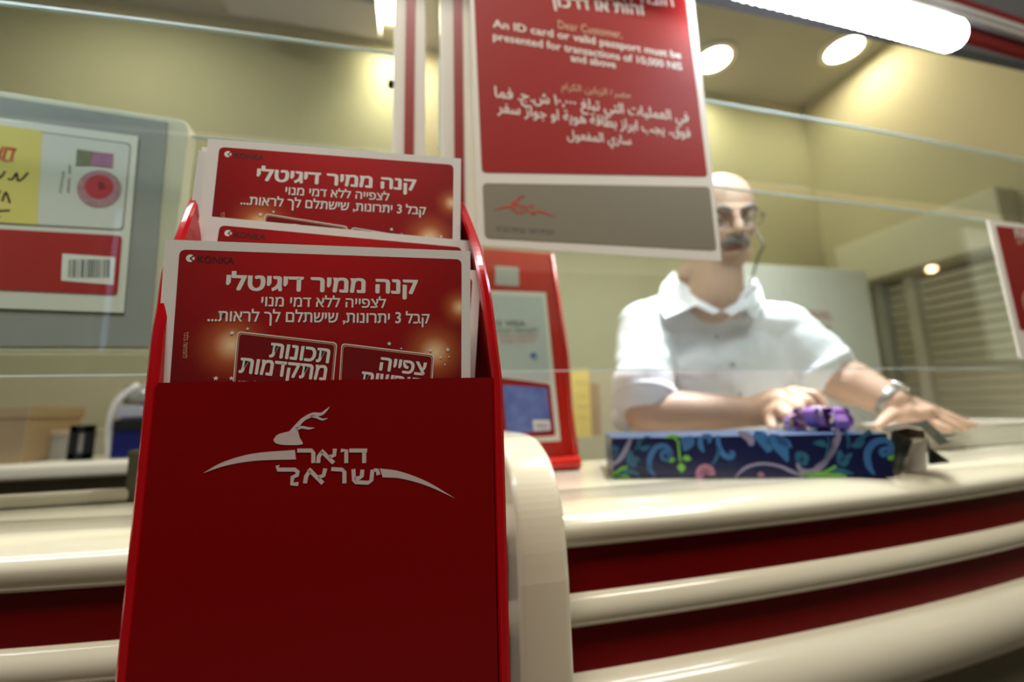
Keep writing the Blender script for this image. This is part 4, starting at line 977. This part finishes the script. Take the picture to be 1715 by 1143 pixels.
# his right hand (image left): curled on the box, fingers reaching down to the bow
kL = [D(x, y, d) for x, y, d in ((1340, 662, .80), (1330, 672, .785), (1318, 684, .775), (1304, 696, .77))]
palm = (np.array(D(1310, 672, .83)))
body += [('c', wrL, D(1300, 676, .84), .031, .030), ('e', palm, (.036, .034, .024)), ('c', D(1290, 684, .85), D(1330, 664, .81), .026, .020), ('c', D(1290, 696, .84), D(1312, 690, .79), .024, .018)]
fg = [[(1336, 656, .81), (1366, 662, .785), (1384, 684, .77), (1384, 706, .765)], [(1330, 662, .80), (1354, 672, .765), (1366, 694, .755), (1364, 712, .755)],
      [(1320, 672, .79), (1338, 684, .755), (1346, 702, .75), (1342, 716, .752)], [(1308, 684, .785), (1318, 696, .755), (1322, 710, .75), (1316, 719, .755)]]
for f_ in fg: body += finger([D(*p) for p in f_], [.0105, .0098, .0088, .0075])
body += finger([D(1300, 690, .83), D(1292, 706, .80), D(1296, 718, .78)], [.013, .011, .009])
# his left hand: flat on the tray
pm = np.array(D(1536, 690, .915))
body += [('c', wrR, D(1522, 684, .925), .031, .026), ('c', D(1515, 680, .93), D(1560, 690, .925), .026, .016), ('c', D(1512, 692, .91), D(1548, 704, .90), .024, .016), ('e', pm, (.034, .030, .016))]
fg = [[(1560, 686, .94), (1583, 694, .935), (1606, 704, .93), (1630, 712, .925)], [(1560, 690, .925), (1584, 699, .915), (1604, 707, .91), (1624, 714, .905)],
      [(1556, 696, .91), (1578, 704, .90), (1596, 711, .89), (1612, 717, .885)], [(1548, 702, .90), (1565, 710, .885), (1580, 716, .875), (1592, 720, .87)]]
for f_ in fg: body += finger([D(*p) for p in f_], [.0105, .0098, .009, .0075])
body += finger([D(1500, 690, .91), D(1484, 702, .895), D(1470, 714, .885)], [.014, .012, .009])
def facewarp(V, N_):
    for s_ in (-1, 1):
        c = HP(s_*.031, .088, .0); d2 = ((V-c)**2).sum(1); V = V - hf*(np.exp(-d2/(2*.011**2))*.011)[:, None]
    for s_ in (-1, 1):
        c = HP(s_*.058, .055, -.055); d2 = ((V-c)**2).sum(1); V = V - hf*(np.exp(-d2/(2*.014**2))*.004)[:, None]
    return V
BODY = organic('body', PE, body, .0042, m_skin, 3, facewarp)
# facial features
for s_ in (-1, 1):
    mb = MB(); c = HP(s_*.031, .074, .0)
    mb.ball(c, .0115, m_signwhite, None, 20, 14); mb.ball(c+hf*.0075-hu*.003, (.005, .005, .005), m_black, None, 12, 8)
    mb.ball(c+hf*.001+hu*.0035, (.0135, .012, .009), m_skin, RH, 16, 10)
    mb.build('eye', PE)
    mb = MB(); mb.tube([HP(s_*.013, .094, .017), HP(s_*.030, .093, .024), HP(s_*.050, .080, .018)], [.0045, .0055, .003], m_hair, 8); mb.build('eyebrow', PE)
mb = MB()
mb.tube(crom([HP(-.034, .083, -.062), HP(-.017, .1, -.050), HP(0, .104, -.047), HP(.017, .1, -.050), HP(.034, .083, -.062)], 4), [.004, .0055, .007, .008, .0085, .009, .009, .009, .0085, .009, .009, .009, .0085, .008, .007, .0055, .004], m_hair, 10)
mb.build('moustache', PE)
MB().tube(crom([HP(-.022, .088, -.070), HP(0, .098, -.069), HP(.022, .088, -.070)], 4), [.002, .0035, .0045, .005, .005, .005, .0045, .0035, .002], m_lip, 8).build('mouth', PE)
# hair: a short grey ring round the back and sides
def hairwarp(V, N_):
    return V
hr = MB(); 
nu, nv = 40, 12; grid = []
for i in range(nu+1):
    th = radians(-75-210*i/nu)  # from one temple round the back to the other
    for j in range(nv+1):
        t = j/nv; u_ = -.095+.125*t; k_ = sqrt(max(.05, 1-((u_-.022)/.088)**2)) if u_ > -.03 else .80
        sx = sin(th+pi/2); fy = -abs(cos(th+pi/2)) if False else 0
        ang = radians(-20+220*i/nu)
        s0 = cos(ang); f0_ = -sin(ang)
        jit = mnoise.noise(Vector((i*.5, j*.6, 1)))*.002
        rr = (.082 if 0 < j < nv else .072)+jit
        grid.append(HP(s0*rr*k_, -.012+f0_*(rr+.02)*k_, u_))
vs = grid; fs = [(i*(nv+1)+j, (i+1)*(nv+1)+j, (i+1)*(nv+1)+j+1, i*(nv+1)+j+1) for i in range(nu) for j in range(nv)]
hr.add(vs, fs, m_hair, True); hro = hr.build('hair', PE)
md = hro.modifiers.new('t', 'SOLIDIFY'); md.thickness = .004; md.offset = -1
# glasses and their cord
m_fr = mat('dark_spectacle_frame', (.03, .03, .03), .3); GL = MB()
for s_ in (-1, 1):
    GL.tube([HP(s_*.033+.021*cos(t*pi/10), .104-abs(.021*cos(t*pi/10)+s_*0)*.1, -.004+.016*sin(t*pi/10)) for t in range(21)], .0010, m_fr, 6)
    GL.tube([HP(s_*.054, .102, .004), HP(s_*.078, .06, .004), HP(s_*.086, -.01, .004), HP(s_*.086, -.025, -.01)], .0014, m_fr, 6)
GL.tube([HP(-.013, .106, 0), HP(0, .110, .002), HP(.013, .106, 0)], .001, m_fr, 6); gl_ = GL.build('spectacles', PE)
MB().tube(crom([HP(.087, -.02, -.008), D(1278, 408, 1.0), D(1270, 430, 1.01), D(1258, 470, 1.03), D(1250, 492, 1.05)], 5), .0028, mat('olive_cord', (.14, .12, .07), .7), 8).build('spectacle_cord', PE)

# shirt
sL1 = shL+(elL-shL)*.80; sR1 = shR+(elR-shR)*.78
ch = np.array(D(1206, 620, 1.12))
shirt = [('c', nk1+np.array([0, .01, -.045]), shL+np.array([.01, 0, -.0]), .072, .064), ('c', nk1+np.array([.02, .01, -.03]), shR, .072, .061), ('c', nk1+np.array([-.02, .01, -.03]), shL, .074, .066), ('e', ch, (.19, .125, .19)), ('e', ch+np.array([0, .03, -.18]), (.19, .14, .24)),
         ('e', ch+np.array([0, -.01, .06]), (.16, .10, .12)),
         ('c', shL, sL1, .066, .066), ('c', sL1-np.array([0, 0, -.02]), sL1+(elL-shL)*.03, .066, .069), ('c', shR, sR1, .061, .062), ('c', sR1, sR1+(elR-shR)*.04, .064, .064),
         ('c', sL1, sL1+np.array([-.02, .05, -.05]), .05, .035)]
def wrinkle(V, N_):
    out = V.copy()
    for i in range(len(V)):
        p = Vector(V[i]); d = mnoise.noise(Vector((p.x*14+p.z*5, p.y*8, p.z*6-p.x*4)))*.0095 + mnoise.noise(Vector((p.x*30-p.z*18, p.y*14, p.z*26+p.x*12)))*.0035
        n_ = N_[i]; out[i] = V[i] + n_*d
    return out
SH = organic('shirt', PE, shirt, .0065, m_shirt, 5, wrinkle)
# collar: two turned-down wings, plus band
def D_(x, y, d): return np.array(D(x, y, d))
col = MB()
for pts in ([(1130, 455, 1.10), (1140, 478, 1.02), (1172, 503, .985), (1208, 521, .97), (1194, 526, .965), (1166, 512, .975), (1114, 533, .985), (1102, 507, 1.04), (1110, 475, 1.09)],
            [(1260, 462, 1.10), (1254, 480, 1.03), (1236, 503, .985), (1214, 521, .97), (1226, 530, .965), (1250, 516, .97), (1264, 536, .985), (1280, 507, 1.02), (1274, 480, 1.08)]):
    vs = [D_(*p) for p in pts]; n_ = np.array([0, .004, .001]); N = len(vs)
    col.add(vs+[v+n_ for v in vs], [tuple(range(N)), tuple(range(2*N-1, N-1, -1))]+[(i, (i+1) % N, N+(i+1) % N, N+i) for i in range(N)], m_shirt)
col.tube([D_(1126, 470, 1.12), D_(1140, 478, 1.04), D_(1175, 505, 1.0), D_(1212, 520, .985), D_(1240, 503, 1.0), D_(1258, 480, 1.04), D_(1264, 472, 1.12)], .008, m_shirt, 8)
col.build('collar', PE)
from mathutils.bvhtree import BVHTree
_off = LOC[PE]
def hit(x, z):
    h = BV.ray_cast(Vector((x-_off[0], -1.5-_off[1], z-_off[2])), Vector((0, 1, 0)))
    return np.array(h[0])+_off if h[0] is not None else None
BV = BVHTree.FromPolygons([v.co.copy() for v in SH.data.vertices], [tuple(p.vertices) for p in SH.data.polygons])
def onshirt(nm, L, lift=.002, m=None, w=.014):
    rows = []
    for (x, z) in L:
        r_ = []
        for dx in np.linspace(-w, w, 5):
            h = hit(x+dx, z)
            if h is not None: r_.append(h-np.array([0, lift, 0]))
        if len(r_) == 5: rows.append(r_)
    return sheet(nm, rows, m or m_shirt, .0015, PE)
q_ = [np.array(D(*p)) for p in ((1212, 530, .98), (1220, 570, .98), (1232, 610, .98), (1240, 650, .98), (1244, 700, .98))]
line = [(float(p[0]), float(p[2])) for p in crom(q_, 4)]
onshirt('placket', line)
for k in (3, 8, 13):
    h = hit(*line[k])
    if h is not None: MB().lathe(h-np.array([0, .0035, 0]), [(.0055, 0), (.006, .001), (.0055, .002)], mat('pearl_button', (.55, .55, .55), .3), 14, axis=(0, -1, 0)).build('button', PE)
q_ = np.array(D(1172, 585, .98)); onshirt('pocket', [(float(q_[0]), float(q_[2])+t) for t in np.linspace(.045, -.06, 8)], .003, None, .045)
for c_, ax_, rr in ((sL1+(elL-shL)*.05, elL-shL, .0665), (sR1+(elR-shR)*.06, elR-shR, .0625)):
    ax_ = ax_/np.linalg.norm(ax_); MB().lathe(c_, [(rr-.002, -.012), (rr+.004, -.010), (rr+.006, .008), (rr, .012)], m_shirt, 32, axis=ax_).build('sleeve_hem', PE)
trs = [('e', (px_, py_+.13, -.30), (.17, .12, .14)), ('c', (px_-.09, py_+.13, -.35), (px_-.10, py_+.08, -.72), .085, .062), ('c', (px_-.10, py_+.08, -.72), (px_-.10, py_+.12, FLOOR+.09), .062, .048),
       ('c', (px_+.09, py_+.13, -.35), (px_+.10, py_+.08, -.72), .085, .062), ('c', (px_+.10, py_+.08, -.72), (px_+.10, py_+.12, FLOOR+.09), .062, .048)]
organic('trousers', PE, trs, .012, mat('dark_trousers', (.03, .03, .04), .8), 4)
for s_ in (-1, 1):
    MB().ball((px_+s_*.10, py_+.06, FLOOR+.045), (.045, .13, .045), m_black).build('shoe', PE)
# wrist watch
ax = (wrR-elR)/np.linalg.norm(wrR-elR); wc = wrR-ax*.004
wt_ = thing('wrist_watch', wc-np.array([0, 0, .03]), 'silver wrist watch on the wrist resting by the tray', 'watch')
MB().lathe(wc, [(.0335, -.009), (.035, -.007), (.035, .007), (.0335, .009)], mat('steel_strap', (.35, .34, .33), .35, metal=.8), 28, axis=ax).build('strap', wt_)
nrm = np.array([.35, -.35, .85]); nrm -= ax*np.dot(nrm, ax); nrm /= np.linalg.norm(nrm)
MB().lathe(wc+nrm*.033, [(.017, 0), (.019, .002), (.019, .006), (.016, .009), (.0, .009)], mat('steel_case', (.75, .76, .78), .15, metal=.9), 28, axis=nrm).build('watch_case', wt_)

# little lamp on the hall side wall; it shows as a point of light in the glass
_r = ray(1616, 441); _t = (XR-.03)/_r[0]; lp = (XR-.03, 2*.565-float(_r[1]*_t), float(_r[2]*_t))
wl = thing('wall_lamp', lp, 'small round warm lamp on the hall side wall, outside the view', 'lamp')
MB().ball(lp, .014, mat('warm_bulb_glow', (1, .8, .5), .5, emit=(1, .62, .30), es=30)).build('bulb', wl)
MB().lathe((lp[0]+.012, lp[1], lp[2]), [(.012, 0), (.02, .004), (.022, .018)], m_metal, 20, axis=(1, 0, 0)).build('lamp_socket', wl)
